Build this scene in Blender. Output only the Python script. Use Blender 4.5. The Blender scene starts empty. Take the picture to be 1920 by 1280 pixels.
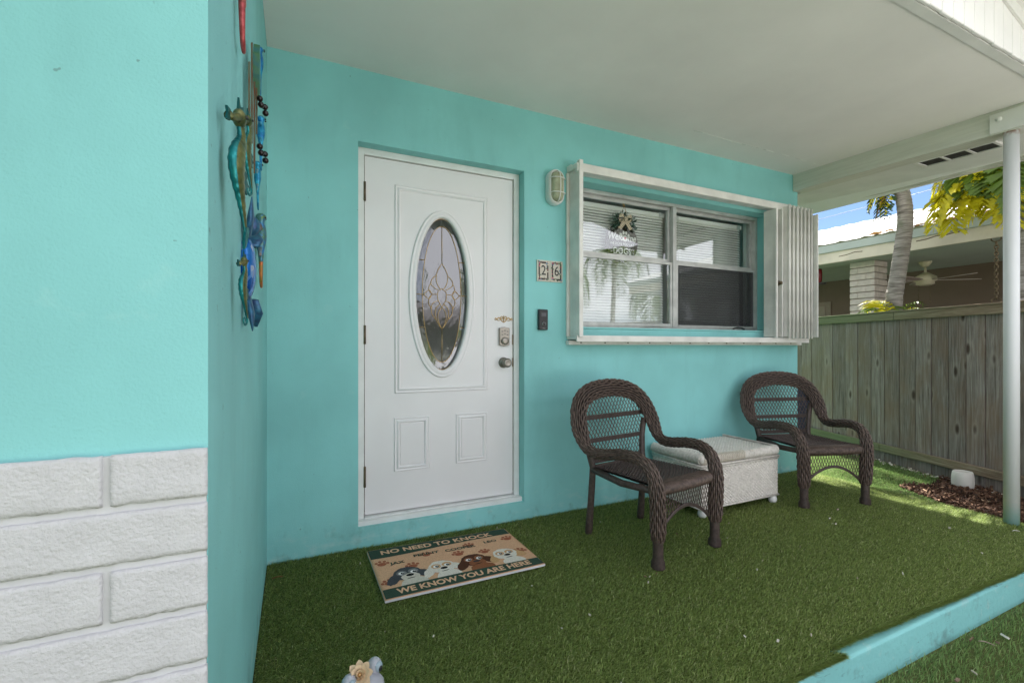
import bpy, bmesh, math, random
import numpy as np
from mathutils import Vector, Matrix, noise
R = math.radians
random.seed(7); rng = np.random.default_rng(7)
scene = bpy.context.scene
col = scene.collection

# ------------------------------------------------------------ camera, sky, sun, exposure
# world axes: x along the door wall to the right, y into the house, z up; the camera stands at the origin
cam = bpy.data.cameras.new('camera'); camo = bpy.data.objects.new('camera', cam); col.objects.link(camo)
cam.sensor_width = 36; cam.lens = 36*868/1920; cam.shift_y = 9/1920
cam.clip_start = .02; cam.clip_end = 2000
camo.location = (0, 0, 0); camo.rotation_euler = (R(90), 0, -math.atan2(410, 868))
scene.camera = camo
SUN = Vector((.30, .40, .866)).normalized()
world = bpy.data.worlds.new('World'); scene.world = world; world.use_nodes = True
wn = world.node_tree.nodes; wl = world.node_tree.links; wn.clear()
wo = wn.new('ShaderNodeOutputWorld'); bg = wn.new('ShaderNodeBackground'); bg.inputs[1].default_value = .055
sky = wn.new('ShaderNodeTexSky'); sky.sky_type = 'NISHITA'; sky.sun_disc = False
sky.sun_elevation = math.asin(SUN.z); sky.sun_rotation = math.atan2(SUN.x, SUN.y)
sky.air_density = .75; sky.dust_density = .1; sky.ozone_density = 2.5
tc = wn.new('ShaderNodeTexCoord'); mp = wn.new('ShaderNodeMapping'); mp.inputs['Scale'].default_value = (1, 1, 2.6); mp.inputs['Location'].default_value = (0, 0, 0)
nz = wn.new('ShaderNodeTexNoise'); nz.inputs['Scale'].default_value = 1.3; nz.inputs['Detail'].default_value = 7; nz.inputs['Roughness'].default_value = .55
rp = wn.new('ShaderNodeValToRGB'); rp.color_ramp.elements[0].position = .40; rp.color_ramp.elements[1].position = .57
rp.color_ramp.elements[1].color = (.95, .95, .95, 1)
mx = wn.new('ShaderNodeMix'); mx.data_type = 'RGBA'; mx.inputs['B'].default_value = (15.2, 15, 15.6, 1)
wl.new(tc.outputs['Generated'], mp.inputs[0]); wl.new(mp.outputs[0], nz.inputs['Vector']); wl.new(nz.outputs[0], rp.inputs[0])
wl.new(rp.outputs[0], mx.inputs['Factor']); wl.new(sky.outputs[0], mx.inputs['A'])
wl.new(mx.outputs['Result'], bg.inputs[0]); wl.new(bg.outputs[0], wo.inputs[0])
sl = bpy.data.lights.new('sun', 'SUN'); sl.energy = 5.0; sl.angle = R(.55); sl.color = (1, .97, .92)
so = bpy.data.objects.new('sun', sl); col.objects.link(so); so.rotation_euler = SUN.to_track_quat('Z', 'Y').to_euler(); so.location = (3, 4, 9)
vs = scene.view_settings; vs.view_transform = 'Standard'; vs.look = 'None'; vs.gamma = 1; vs.exposure = 1.68

# ------------------------------------------------------------ measuring: a photo pixel on a known plane
TH = math.atan2(410, 868); SN, CS = math.sin(TH), math.cos(TH)
def ray(u, v):
    a = (u-960)/868; b = (649-v)/868
    return Vector((SN+CS*a, CS-SN*a, b))
def aty(u, v, y): d = ray(u, v); return d*(y/d.y)
def atx(u, v, x): d = ray(u, v); return d*(x/d.x)
def atz(u, v, z): d = ray(u, v); return d*(z/d.z)

# ------------------------------------------------------------ scene helpers
def tag(o, label=None, cat=None, group=None, kind=None):
    if label: o['label'] = label
    if cat: o['category'] = cat
    if group: o['group'] = group
    if kind: o['kind'] = kind
    return o
def empty(name, loc, rz=0):
    o = bpy.data.objects.new(name, None); col.objects.link(o); o.location = loc; o.rotation_euler = (0, 0, rz)
    o.empty_display_size = .05
    return o
def root_loc(o):
    p = Vector((0, 0, 0))
    while o is not None:
        p += Vector(o.location); o = o.parent
    return p
class MB:
    def __init__(s): s.v = []; s.f = []; s.m = []; s.s = []
    def add(s, vs_, fs, mi=0, sm=False):
        k = len(s.v); s.v += [tuple(p) for p in vs_]
        for f in fs: s.f.append(tuple(i+k for i in f)); s.m.append(mi); s.s.append(sm)
        return s
    def box(s, x0, x1, y0, y1, z0, z1, mi=0):
        return s.add([(x0,y0,z0),(x1,y0,z0),(x1,y1,z0),(x0,y1,z0),(x0,y0,z1),(x1,y0,z1),(x1,y1,z1),(x0,y1,z1)],
            [(0,3,2,1),(4,5,6,7),(0,1,5,4),(1,2,6,5),(2,3,7,6),(3,0,4,7)], mi)
    def hexa(s, p, mi=0):   # 8 points, bottom ring then top ring
        return s.add(p, [(0,3,2,1),(4,5,6,7),(0,1,5,4),(1,2,6,5),(2,3,7,6),(3,0,4,7)], mi)
    def tube(s, path, rad, n=6, mi=0, closed=False, caps=True, flat=None, up=None):
        P = [Vector(p) for p in path]; L = len(P); rings = []
        rr = rad if hasattr(rad, '__len__') else [rad]*L
        A = None
        for i in range(L):
            if closed: t = P[(i+1) % L]-P[i-1]
            else: t = P[min(i+1, L-1)]-P[max(i-1, 0)]
            t = t.normalized() if t.length > 1e-9 else Vector((0, 0, 1))
            if A is None:
                ref = Vector(up) if up else (Vector((0, 0, 1)) if abs(t.z) < .9 else Vector((1, 0, 0)))
                A = ref-t*ref.dot(t)
            else: A = A-t*A.dot(t)
            if A.length < 1e-6: A = t.orthogonal()
            A.normalize(); B = t.cross(A)
            fl = 1 if flat is None else flat
            rings.append([P[i]+A*math.cos(2*math.pi*k/n)*rr[i]*fl+B*math.sin(2*math.pi*k/n)*rr[i] for k in range(n)])
        vv = [q for r in rings for q in r]; ff = []
        for i in range(L if closed else L-1):
            j = (i+1) % L
            for k in range(n): ff.append((i*n+k, i*n+(k+1) % n, j*n+(k+1) % n, j*n+k))
        if caps and not closed:
            ff.append(tuple(range(n))[::-1]); ff.append(tuple((L-1)*n+k for k in range(n)))
        return s.add(vv, ff, mi, True)
    def lathe(s, prof, c, n=20, mi=0, axis='z', caps=True, a0=0):
        vv = []; ff = []; L = len(prof)
        for r, h in prof:
            for k in range(n):
                a = 2*math.pi*k/n+a0; x, y = r*math.cos(a), r*math.sin(a)
                q = {'z': (x, y, h), 'y': (x, h, y), 'x': (h, x, y)}[axis]
                vv.append((c[0]+q[0], c[1]+q[1], c[2]+q[2]))
        for i in range(L-1):
            for k in range(n): ff.append((i*n+k, i*n+(k+1) % n, (i+1)*n+(k+1) % n, (i+1)*n+k))
        if caps: ff.append(tuple(range(n))[::-1]); ff.append(tuple((L-1)*n+k for k in range(n)))
        return s.add(vv, ff, mi, True)
    def ball(s, c, r, n=14, m=9, mi=0, rot=None):
        r = r if hasattr(r, '__len__') else (r, r, r); vv = []; ff = []
        for i in range(m+1):
            t = math.pi*i/m
            for k in range(n):
                a = 2*math.pi*k/n
                q = Vector((r[0]*math.sin(t)*math.cos(a), r[1]*math.sin(t)*math.sin(a), r[2]*math.cos(t)))
                if rot: q = rot @ q
                vv.append(Vector(c)+q)
        for i in range(m):
            for k in range(n): ff.append((i*n+k, (i+1)*n+k, (i+1)*n+(k+1) % n, i*n+(k+1) % n))
        return s.add(vv, ff, mi, True)
    def prism(s, pts, a, b, fn, mi=0):   # outline in 2D, from depth a to depth b; fn(p, q, depth) -> point
        n = len(pts)
        vv = [fn(p[0], p[1], a) for p in pts]+[fn(p[0], p[1], b) for p in pts]
        ff = [tuple(range(n))[::-1], tuple(range(n, 2*n))]+[(i, (i+1) % n, n+(i+1) % n, n+i) for i in range(n)]
        return s.add(vv, ff, mi)
    def poly(s, pts, mi=0): return s.add(pts, [tuple(range(len(pts)))], mi)
    def mesh(s, name, mats, off=(0, 0, 0), bev=0, seg=2, weld=True):
        me = bpy.data.meshes.new(name); o = Vector(off)
        me.from_pydata([tuple(Vector(p)-o) for p in s.v], [], s.f)
        for m in (mats if isinstance(mats, (list, tuple)) else [mats]): me.materials.append(m)
        me.polygons.foreach_set('material_index', s.m); me.polygons.foreach_set('use_smooth', s.s)
        bm = bmesh.new(); bm.from_mesh(me)
        if bev:
            bmesh.ops.remove_doubles(bm, verts=bm.verts, dist=1e-5)
            bmesh.ops.recalc_face_normals(bm, faces=bm.faces)
            es = [e for e in bm.edges if len(e.link_faces) == 2 and e.calc_face_angle(0) > .6]
            bmesh.ops.bevel(bm, geom=es, offset=bev, segments=seg, affect='EDGES', profile=.6, clamp_overlap=True)
        else: bmesh.ops.recalc_face_normals(bm, faces=bm.faces)
        bm.to_mesh(me); bm.free()
        return me
    def build(s, name, mats, parent=None, bev=0, seg=2, base=None):
        off = root_loc(parent) if parent else (Vector(base) if base else s.foot())
        o = bpy.data.objects.new(name, s.mesh(name, mats, off, bev, seg)); col.objects.link(o)
        if parent: o.parent = parent
        else: o.location = off
        return o
    def foot(s):
        a = np.array([tuple(p) for p in s.v]); lo, hi = a.min(0), a.max(0)
        return Vector(((lo[0]+hi[0])/2, (lo[1]+hi[1])/2, lo[2]))
def inst(name, me, loc, parent, rz=0):   # a piece that shares its mesh
    o = bpy.data.objects.new(name, me); col.objects.link(o)
    if parent: o.parent = parent; o.location = Vector(loc)-root_loc(parent)
    else: o.location = loc
    o.rotation_euler = (0, 0, rz)
    return o
def copy_tree(o, parent=None):
    c = o.copy(); col.objects.link(c); c.parent = parent
    for ch in list(o.children): copy_tree(ch, c)
    return c
def spline(pts, n=8, closed=False):
    P = [Vector(p) for p in pts]; out = []; L = len(P)
    for i in range(L if closed else L-1):
        if closed: a, b, c, d = P[i-1], P[i], P[(i+1) % L], P[(i+2) % L]
        else: a, b, c, d = P[max(i-1, 0)], P[i], P[i+1], P[min(i+2, L-1)]
        for k in range(n):
            t = k/n
            out.append(.5*((2*b)+(c-a)*t+(2*a-5*b+4*c-d)*t*t+(3*b-a-3*c+d)*t**3))
    if not closed: out.append(P[-1])
    return out
def lerp(a, b, t): return a+(b-a)*t
_dg = [None]
def text_flat(body, size, offset=0, shear=0, align='CENTER', spacing=1):
    cu = bpy.data.curves.new('lettering', 'FONT'); cu.body = body; cu.size = size; cu.offset = offset; cu.shear = shear
    cu.align_x = align; cu.align_y = 'CENTER'; cu.space_character = spacing; cu.resolution_u = 3
    o = bpy.data.objects.new('lettering', cu); col.objects.link(o)
    dg = bpy.context.evaluated_depsgraph_get(); me = bpy.data.meshes.new_from_object(o.evaluated_get(dg))
    vv = [(p.co.x, p.co.y) for p in me.vertices]; ff = [tuple(p.vertices) for p in me.polygons]
    bpy.data.objects.remove(o); bpy.data.curves.remove(cu); bpy.data.meshes.remove(me)
    return vv, ff
def put_text(mb, body, size, fn, mi=0, **k):
    vv, ff = text_flat(body, size, **k); mb.add([fn(p, q) for p, q in vv], ff, mi)

# ------------------------------------------------------------ materials
def S(r, g, b):   # sRGB 0..255 to linear
    return tuple(((c/255)/12.92 if c/255 <= .04045 else ((c/255+.055)/1.055)**2.4) for c in (r, g, b))
class NT:
    def __init__(s, name):
        s.m = bpy.data.materials.new(name); s.m.use_nodes = True; s.t = s.m.node_tree
        s.b = s.t.nodes['Principled BSDF']; s.out = s.t.nodes['Material Output']
    def n(s, ty, **k):
        q = s.t.nodes.new('ShaderNode'+ty)
        for a, b in k.items():
            if a.startswith('i_'): q.inputs[a[2:].replace('_', ' ')].default_value = b
            else: setattr(q, a, b)
        return q
    def l(s, a, b): s.t.links.new(a, b)
    def coord(s, scale=(1, 1, 1), kind='Object', loc=(0, 0, 0)):
        tc = s.n('TexCoord'); mp = s.n('Mapping'); mp.inputs['Scale'].default_value = scale; mp.inputs['Location'].default_value = loc
        s.l(tc.outputs[kind], mp.inputs[0]); return mp.outputs[0]
    def noise(s, vec, scale, detail=4, rough=.55, dist=0):
        q = s.n('TexNoise'); q.inputs['Scale'].default_value = scale; q.inputs['Detail'].default_value = detail
        q.inputs['Roughness'].default_value = rough; q.inputs['Distortion'].default_value = dist
        s.l(vec, q.inputs['Vector']); return q.outputs[0]
    def ramp(s, fac, stops):
        q = s.n('ValToRGB'); e = q.color_ramp.elements
        while len(e) < len(stops): e.new(.5)
        for i, (p, c) in enumerate(stops):
            e[i].position = p; e[i].color = (c, c, c, 1) if not hasattr(c, '__len__') else (*c, 1)
        s.l(fac, q.inputs[0]); return q.outputs[0]
    def mix(s, fac, a, b, mode='MIX'):
        q = s.n('Mix', data_type='RGBA', blend_type=mode)
        for nm, val in (('Factor', fac), ('A', a), ('B', b)):
            if hasattr(val, 'is_linked'): s.l(val, q.inputs[nm])
            else: q.inputs[nm].default_value = (*val, 1) if hasattr(val, '__len__') else val
        return q.outputs['Result']
    def bump(s, h, strength=.3, dist=.01):
        q = s.n('Bump'); q.inputs['Strength'].default_value = strength; q.inputs['Distance'].default_value = dist
        s.l(h, q.inputs['Height']); s.l(q.outputs[0], s.b.inputs['Normal']); return q
    def color(s, c):
        if hasattr(c, 'is_linked'): s.l(c, s.b.inputs['Base Color'])
        else: s.b.inputs['Base Color'].default_value = (*c, 1)
    def set(s, rough=.5, metal=0, spec=.5):
        s.b.inputs['Roughness'].default_value = rough; s.b.inputs['Metallic'].default_value = metal
        s.b.inputs['Specular IOR Level'].default_value = spec
def pm(name, c, rough=.55, metal=0, var=.12, vs_=4, bump=0, bs=120, bd=.002, spec=.4, c2=None, kind='Object'):
    t = NT(name); t.set(rough, metal, spec); v = t.coord(kind=kind)
    a = tuple(x*(1-var) for x in c); b = c2 or tuple(min(1, x*(1+var)) for x in c)
    t.color(t.ramp(t.noise(v, vs_, 5), [(.32, a), (.68, b)]))
    if bump: t.bump(t.noise(v, bs, 3), bump, bd)
    return t.m
def m_stucco(name, c, stain):
    t = NT(name); t.set(.62, 0, .3); v = t.coord()
    big = t.noise(v, 1.7, 4, .5); sm = t.noise(v, 9, 6, .65)
    k = t.mix(t.ramp(big, [(.35, 0), (.7, 1)]), tuple(x*.88 for x in c), tuple(min(.9, x*1.07) for x in c))
    k = t.mix(t.ramp(sm, [(.62, 0), (.80, .32)]), k, stain)
    v2 = t.coord((2, 2, .5)); k = t.mix(t.ramp(t.noise(v2, 3, 5, .6), [(.54, 0), (.76, .30)]), k, tuple(x*.66 for x in c))
    ge = t.n('NewGeometry'); sp = t.n('SeparateXYZ'); t.l(ge.outputs['Position'], sp.inputs[0]); mr = t.n('MapRange'); mr.inputs['From Min'].default_value = -1.08; mr.inputs['From Max'].default_value = -.86; mr.inputs['To Min'].default_value = 1; mr.inputs['To Max'].default_value = 0; t.l(sp.outputs['Z'], mr.inputs[0])
    def low(nz_, colr):
        q = t.n('Math', operation='MULTIPLY'); t.l(mr.outputs[0], q.inputs[0]); t.l(nz_, q.inputs[1]); return t.mix(q.outputs[0], k, colr)
    k = low(t.ramp(t.noise(t.coord((1, 1, 2.2)), 7, 5, .65), [(.52, 0), (.66, .42)]), S(196, 220, 216)); k = low(t.ramp(t.noise(t.coord((1, 1, .6), loc=(3, 3, 3)), 11, 5, .65), [(.54, 0), (.68, .5)]), S(96, 130, 120))
    spk = t.noise(v, 46, 2, .5); k = t.mix(t.ramp(spk, [(.745, 0), (.76, .5)]), k, (.10, .16, .14))
    t.color(k)
    h = t.mix(.42, t.noise(v, 210, 3, .6), t.noise(v, 30, 4, .6)); t.bump(h, .34, .005)
    return t.m
TEAL = S(140, 206, 205)
M = {}
M['teal'] = m_stucco('turquoise_stucco', TEAL, S(176, 216, 210))
M['ceiling'] = pm('ceiling_paint', (.83, .79, .745), .75, var=.05, vs_=1.6, bump=.22, bs=60, bd=.003, spec=.2)
M['brick_paint'] = pm('white_painted_brick', (.57, .565, .575), .6, var=.05, vs_=14, bump=.6, bs=150, bd=.005)
M['mortar_paint'] = pm('white_painted_mortar', (.60, .60, .605), .6, var=.04, vs_=10, bump=.3, bs=160)
M['trim'] = pm('white_trim_paint', (.72, .71, .67), .5, var=.07, vs_=5, bump=.18, bs=50, bd=.003)
M['siding'] = pm('white_siding_paint', (.80, .78, .75), .55, var=.04, vs_=4, bump=.12, bs=70)
M['door'] = pm('white_door_paint', (.82, .80, .805), .38, var=.025, vs_=3, bump=.05, bs=200, bd=.001)
M['frame'] = pm('white_frame_paint', (.79, .79, .77), .5, var=.06, vs_=9, bump=.1, bs=60)
M['alum'] = pm('weathered_white_aluminium', (.77, .75, .71), .42, var=.12, vs_=7, bump=.06, bs=90)
M['sash'] = pm('mill_aluminium', (.52, .52, .50), .38, .35, var=.14, vs_=12, bump=.05)
M['dark'] = pm('dark_gap', (.02, .02, .02), .8)
M['shade_metal'] = pm('brushed_nickel', (.30, .275, .24), .36, .9, var=.08, vs_=20)
M['gold'] = pm('brass', (.56, .38, .18), .38, .9, var=.1, vs_=15)
M['hinge'] = pm('aged_brass_hinge', (.16, .12, .07), .5, .6, var=.3, vs_=40)
M['black'] = pm('black_plastic', (.018, .018, .02), .35, var=.1)
M['white_plastic'] = pm('white_plastic', (.74, .73, .70), .45, var=.05)
M['interior'] = pm('interior_paint', (.42, .39, .35), .8, var=.05)
def m_glass(name, tint=(1, 1, 1), ior=1.52, rough=0.0, bumpy=0, extra=0.0):
    t = NT(name); t.t.nodes.remove(t.b)
    tr = t.n('BsdfTransparent'); tr.inputs[0].default_value = (*tint, 1); gl = t.n('BsdfGlossy'); gl.inputs['Roughness'].default_value = rough
    gl.inputs[0].default_value = (.95, .97, 1, 1)
    f0 = ((ior-1)/(ior+1))**2; fr = t.n('LayerWeight'); fr.inputs['Blend'].default_value = .5; ms = t.n('MixShader')
    pw = t.n('Math', operation='POWER'); pw.inputs[1].default_value = 5; ma = t.n('Math', operation='MULTIPLY_ADD'); ma.inputs[1].default_value = 1-f0; ma.inputs[2].default_value = f0
    t.l(fr.outputs['Facing'], pw.inputs[0]); t.l(pw.outputs[0], ma.inputs[0])
    if bumpy:
        bp = t.n('Bump'); bp.inputs['Strength'].default_value = bumpy; bp.inputs['Distance'].default_value = .003
        t.l(t.noise(t.coord((1, 1, .45)), 38, 3, .5, .6), bp.inputs['Height']); t.l(bp.outputs[0], gl.inputs['Normal']); t.l(bp.outputs[0], fr.inputs['Normal'])
    t.l(ma.outputs[0], ms.inputs[0]); t.l(tr.outputs[0], ms.inputs[1]); t.l(gl.outputs[0], ms.inputs[2]); t.l(ms.outputs[0], t.out.inputs[0])
    return t.m
M['glass'] = m_glass('window_glass', (.96, .98, .97), 1.95)
M['door_glass'] = m_glass('textured_door_glass', (.72, .73, .76), 2.3, .06, .22)
M['bevel_glass'] = m_glass('bevelled_door_glass', (.80, .82, .86), 2.3, .01, .5)
def m_screen():
    t = NT('insect_screen_mesh'); t.t.nodes.remove(t.b); tr = t.n('BsdfTransparent'); df = t.n('BsdfDiffuse'); df.inputs[0].default_value = (.045, .045, .048, 1)
    ms = t.n('MixShader'); ms.inputs[0].default_value = .70
    t.l(tr.outputs[0], ms.inputs[1]); t.l(df.outputs[0], ms.inputs[2]); t.l(ms.outputs[0], t.out.inputs[0]); return t.m
M['screen'] = m_screen()
M['blind'] = pm('blind_vinyl', (.84, .83, .79), .5, var=.04)
def m_wicker(name, a, b):
    t = NT(name); t.set(.5, 0, .45); v = t.coord()
    k = t.ramp(t.noise(v, 55, 4, .6), [(.3, a), (.7, b)])
    t.color(k); t.bump(t.noise(v, 400, 2), .25, .001); return t.m
M['wicker'] = m_wicker('brown_resin_wicker', S(58, 47, 42), S(112, 94, 84))
M['wicker_core'] = pm('dark_wicker_core', S(38, 29, 25), .6, var=.2, vs_=40)
M['wrap'] = m_wicker('brown_wrapped_cane', S(56, 46, 42), S(86, 73, 67))
M['white_wicker'] = m_wicker('white_painted_wicker', S(196, 190, 180), S(228, 222, 214))
M['worn_wicker'] = m_wicker('worn_bare_wicker', S(206, 194, 176), S(226, 218, 206))
def m_fence():
    t = NT('weathered_fence_wood'); t.set(.8, 0, .2)
    oi = t.n('ObjectInfo'); tcn = t.n('TexCoord'); ad = t.n('VectorMath', operation='ADD'); sc = t.n('VectorMath', operation='SCALE')
    cm = t.n('CombineXYZ')
    for i in range(3): t.l(oi.outputs['Random'], cm.inputs[i])
    sc.inputs['Scale'].default_value = 37; t.l(cm.outputs[0], sc.inputs[0]); t.l(tcn.outputs['Object'], ad.inputs[0]); t.l(sc.outputs[0], ad.inputs[1])
    def st(scale):
        q = t.n('Mapping'); q.inputs['Scale'].default_value = scale; t.l(ad.outputs[0], q.inputs[0]); return q.outputs[0]
    grain = t.noise(st((26, 26, 1.1)), 2.2, 6, .65, 1.2); fine = t.noise(st((90, 90, 2.5)), 2, 3, .6); blotch = t.noise(st((3, 3, 1.6)), 1.6, 4)
    k = t.ramp(grain, [(.28, S(80, 73, 69)), (.5, S(132, 124, 118)), (.74, S(168, 161, 155))])
    k = t.mix(t.ramp(fine, [(.35, .4), (.6, 0)]), k, S(88, 78, 68))
    k = t.mix(t.ramp(blotch, [(.42, .0), (.66, .55)]), k, S(126, 102, 82))
    vo = t.n('TexVoronoi'); vo.feature = 'DISTANCE_TO_EDGE' if False else 'F1'; vo.inputs['Scale'].default_value = 1; vo.inputs['Randomness'].default_value = 1
    t.l(st((.01, 7.2, 2.6)), vo.inputs['Vector'])
    k = t.mix(t.ramp(vo.outputs['Distance'], [(.07, .9), (.10, .6), (.16, 0)]), k, S(60, 46, 38))
    k = t.mix(t.ramp(vo.outputs['Distance'], [(.12, 0), (.17, .22), (.28, 0)]), k, S(170, 162, 150))
    ge = t.n('NewGeometry'); sp = t.n('SeparateXYZ'); t.l(ge.outputs['Position'], sp.inputs[0])
    mr = t.n('MapRange'); mr.inputs['From Min'].default_value = 2.1; mr.inputs['From Max'].default_value = 3.6; t.l(sp.outputs['Y'], mr.inputs[0])
    mz = t.n('MapRange'); mz.inputs['From Min'].default_value = -1.0; mz.inputs['From Max'].default_value = .1; t.l(sp.outputs['Z'], mz.inputs[0])
    mu = t.n('Math', operation='MULTIPLY'); t.l(mr.outputs[0], mu.inputs[0]); t.l(mz.outputs[0], mu.inputs[1])
    mu2 = t.n('Math', operation='MULTIPLY'); t.l(mu.outputs[0], mu2.inputs[0]); t.l(t.ramp(blotch, [(.3, .10), (.6, .42)]), mu2.inputs[1])
    k = t.mix(mu2.outputs[0], k, S(112, 124, 100))
    rb = t.n('MapRange'); rb.inputs['To Min'].default_value = .82; rb.inputs['To Max'].default_value = 1.14; t.l(oi.outputs['Random'], rb.inputs[0])
    hs = t.n('HueSaturation'); t.l(rb.outputs[0], hs.inputs['Value']); t.l(k, hs.inputs['Color']); t.color(hs.outputs[0])
    t.bump(t.mix(.5, grain, fine), .5, .003); return t.m
M['fence'] = m_fence()
def m_attr(name, stops, rough=.6, trans=0, spec=.25):
    t = NT(name); t.set(rough, 0, spec); at = t.n('Attribute'); at.attribute_name = 'rnd'
    c = t.ramp(at.outputs['Fac'], stops); t.color(c)
    if trans:
        tl = t.n('BsdfTranslucent'); t.l(c, tl.inputs[0]); ms = t.n('MixShader'); ms.inputs[0].default_value = trans
        t.l(t.b.outputs[0], ms.inputs[1]); t.l(tl.outputs[0], ms.inputs[2]); t.l(ms.outputs[0], t.out.inputs[0])
    return t.m
M['turf'] = m_attr('artificial_turf_fibre', [(0, S(86, 104, 54)), (.35, S(140, 160, 86)), (.7, S(170, 186, 110)), (1, S(216, 214, 166))], .5, .3)
M['turf_low'] = m_attr('lower_turf_fibre', [(0, S(76, 104, 56)), (.4, S(124, 152, 88)), (.8, S(150, 176, 108)), (1, S(190, 196, 148))], .5, .3)
M['turf_base'] = pm('turf_backing', S(84, 92, 46), .9, var=.3, vs_=60)
M['mulch'] = m_attr('mulch_chips', [(0, S(46, 32, 25)), (.5, S(92, 66, 50)), (.8, S(134, 104, 82)), (1, S(196, 168, 138))], .85)
M['petal'] = m_attr('fallen_petals', [(0, S(110, 84, 60)), (.3, S(196, 186, 170)), (1, S(236, 232, 224))], .7)
M['ground'] = pm('sandy_grass_ground', S(88, 100, 58), .9, var=.25, vs_=2)
M['concrete'] = pm('pale_concrete', (.60, .60, .61), .85, var=.08, vs_=1.5, bump=.2, bs=70)
def m_leaf(name, c, trans=.45, c2=None, rough=.4):
    t = NT(name); t.set(rough, 0, .35); v = t.coord(); k = t.ramp(t.noise(v, 9, 3), [(.3, tuple(x*.7 for x in c)), (.7, c2 or c)]); t.color(k)
    tl = t.n('BsdfTranslucent'); ms = t.n('MixShader'); ms.inputs[0].default_value = trans; t.l(k, tl.inputs[0])
    t.l(t.b.outputs[0], ms.inputs[1]); t.l(tl.outputs[0], ms.inputs[2]); t.l(ms.outputs[0], t.out.inputs[0]); return t.m
M['leaf'] = m_leaf('palm_leaf', S(96, 122, 40))
M['leaf_yellow'] = m_leaf('sunlit_fishtail_leaf', S(206, 198, 26), .65, S(222, 214, 44))
M['leaf_dry'] = m_leaf('dried_palm_leaf', S(120, 98, 66), .3, S(160, 120, 70))
M['leaf_dark'] = m_leaf('dark_green_leaf', S(58, 84, 40), .3)
def m_trunk():
    t = NT('ringed_palm_trunk'); t.set(.85, 0, .2); v = t.coord()
    k = t.ramp(t.noise(t.coord((4, 4, 30)), 1.3, 4, .6), [(.3, S(92, 86, 78)), (.6, S(150, 144, 134)), (.8, S(184, 180, 172))])
    k = t.mix(t.ramp(t.noise(v, 6, 3), [(.5, 0), (.75, .6)]), k, S(96, 104, 78)); t.color(k); t.bump(t.noise(t.coord((3, 3, 50)), 1.5, 3), .6, .006); return t.m
M['trunk'] = m_trunk()
# ------------------------------------------------------------ the setting: ground, porch slab, turf
G = -1.0743            # where the turf tips of the porch lie
LOW = -1.215           # the lower lawn and side yard
WY = 2.616             # front face of the door wall
def sheet(name, x0, x1, y0, y1, z, m, label=None):
    o = MB().add([(x0, y0, z), (x1, y0, z), (x1, y1, z), (x0, y1, z)], [(0, 1, 2, 3)]).build(name, m, base=((x0+x1)/2, (y0+y1)/2, z))
    return tag(o, label, kind='structure')
sheet('ground', -400, 400, -400, 400, LOW-.03, M['ground'])
sheet('lower_lawn', -3, 7.2, -.94, 1.02, LOW-.022, M['turf_base'])
sheet('side_yard', 4.0, 5.9, 1.02, 5.5, LOW-.018, M['turf_base'])
sheet('driveway', 1.2, 15, -12, -.95, LOW-.018, M['concrete'])  # unseen pale concrete, added to bounce sunlight into the porch
sheet('road', -200, 200, -20, -12.6, LOW-.014, pm('asphalt', (.09, .09, .09), .9, var=.1))
mb = MB(); mb.box(-.14, 4.06, .970, 2.75, LOW-.05, G-.024)
t = NT('scuffed_turquoise_slab'); t.set(.6, 0, .3); v = t.coord(); kk = t.ramp(t.noise(v, 3, 4), [(.3, tuple(x*.9 for x in TEAL)), (.7, TEAL)])
kk = t.mix(t.ramp(t.noise(t.coord((1, 1, 1)), 7, 6, .7), [(.56, 0), (.72, .75)]), kk, S(104, 140, 138)); kk = t.mix(t.ramp(t.noise(t.coord((1.5, 4, 9)), 4, 5, .7, 1.0), [(.62, 0), (.70, .7)]), kk, S(70, 92, 92)); kk = t.mix(t.ramp(t.noise(v, 15, 5, .7), [(.60, 0), (.75, .5)]), kk, S(196, 214, 210))
t.color(kk); t.bump(t.noise(v, 40, 4), .5, .006)
slab = tag(mb.build('porch_slab', t.m, bev=.014, seg=4), kind='structure')

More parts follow.
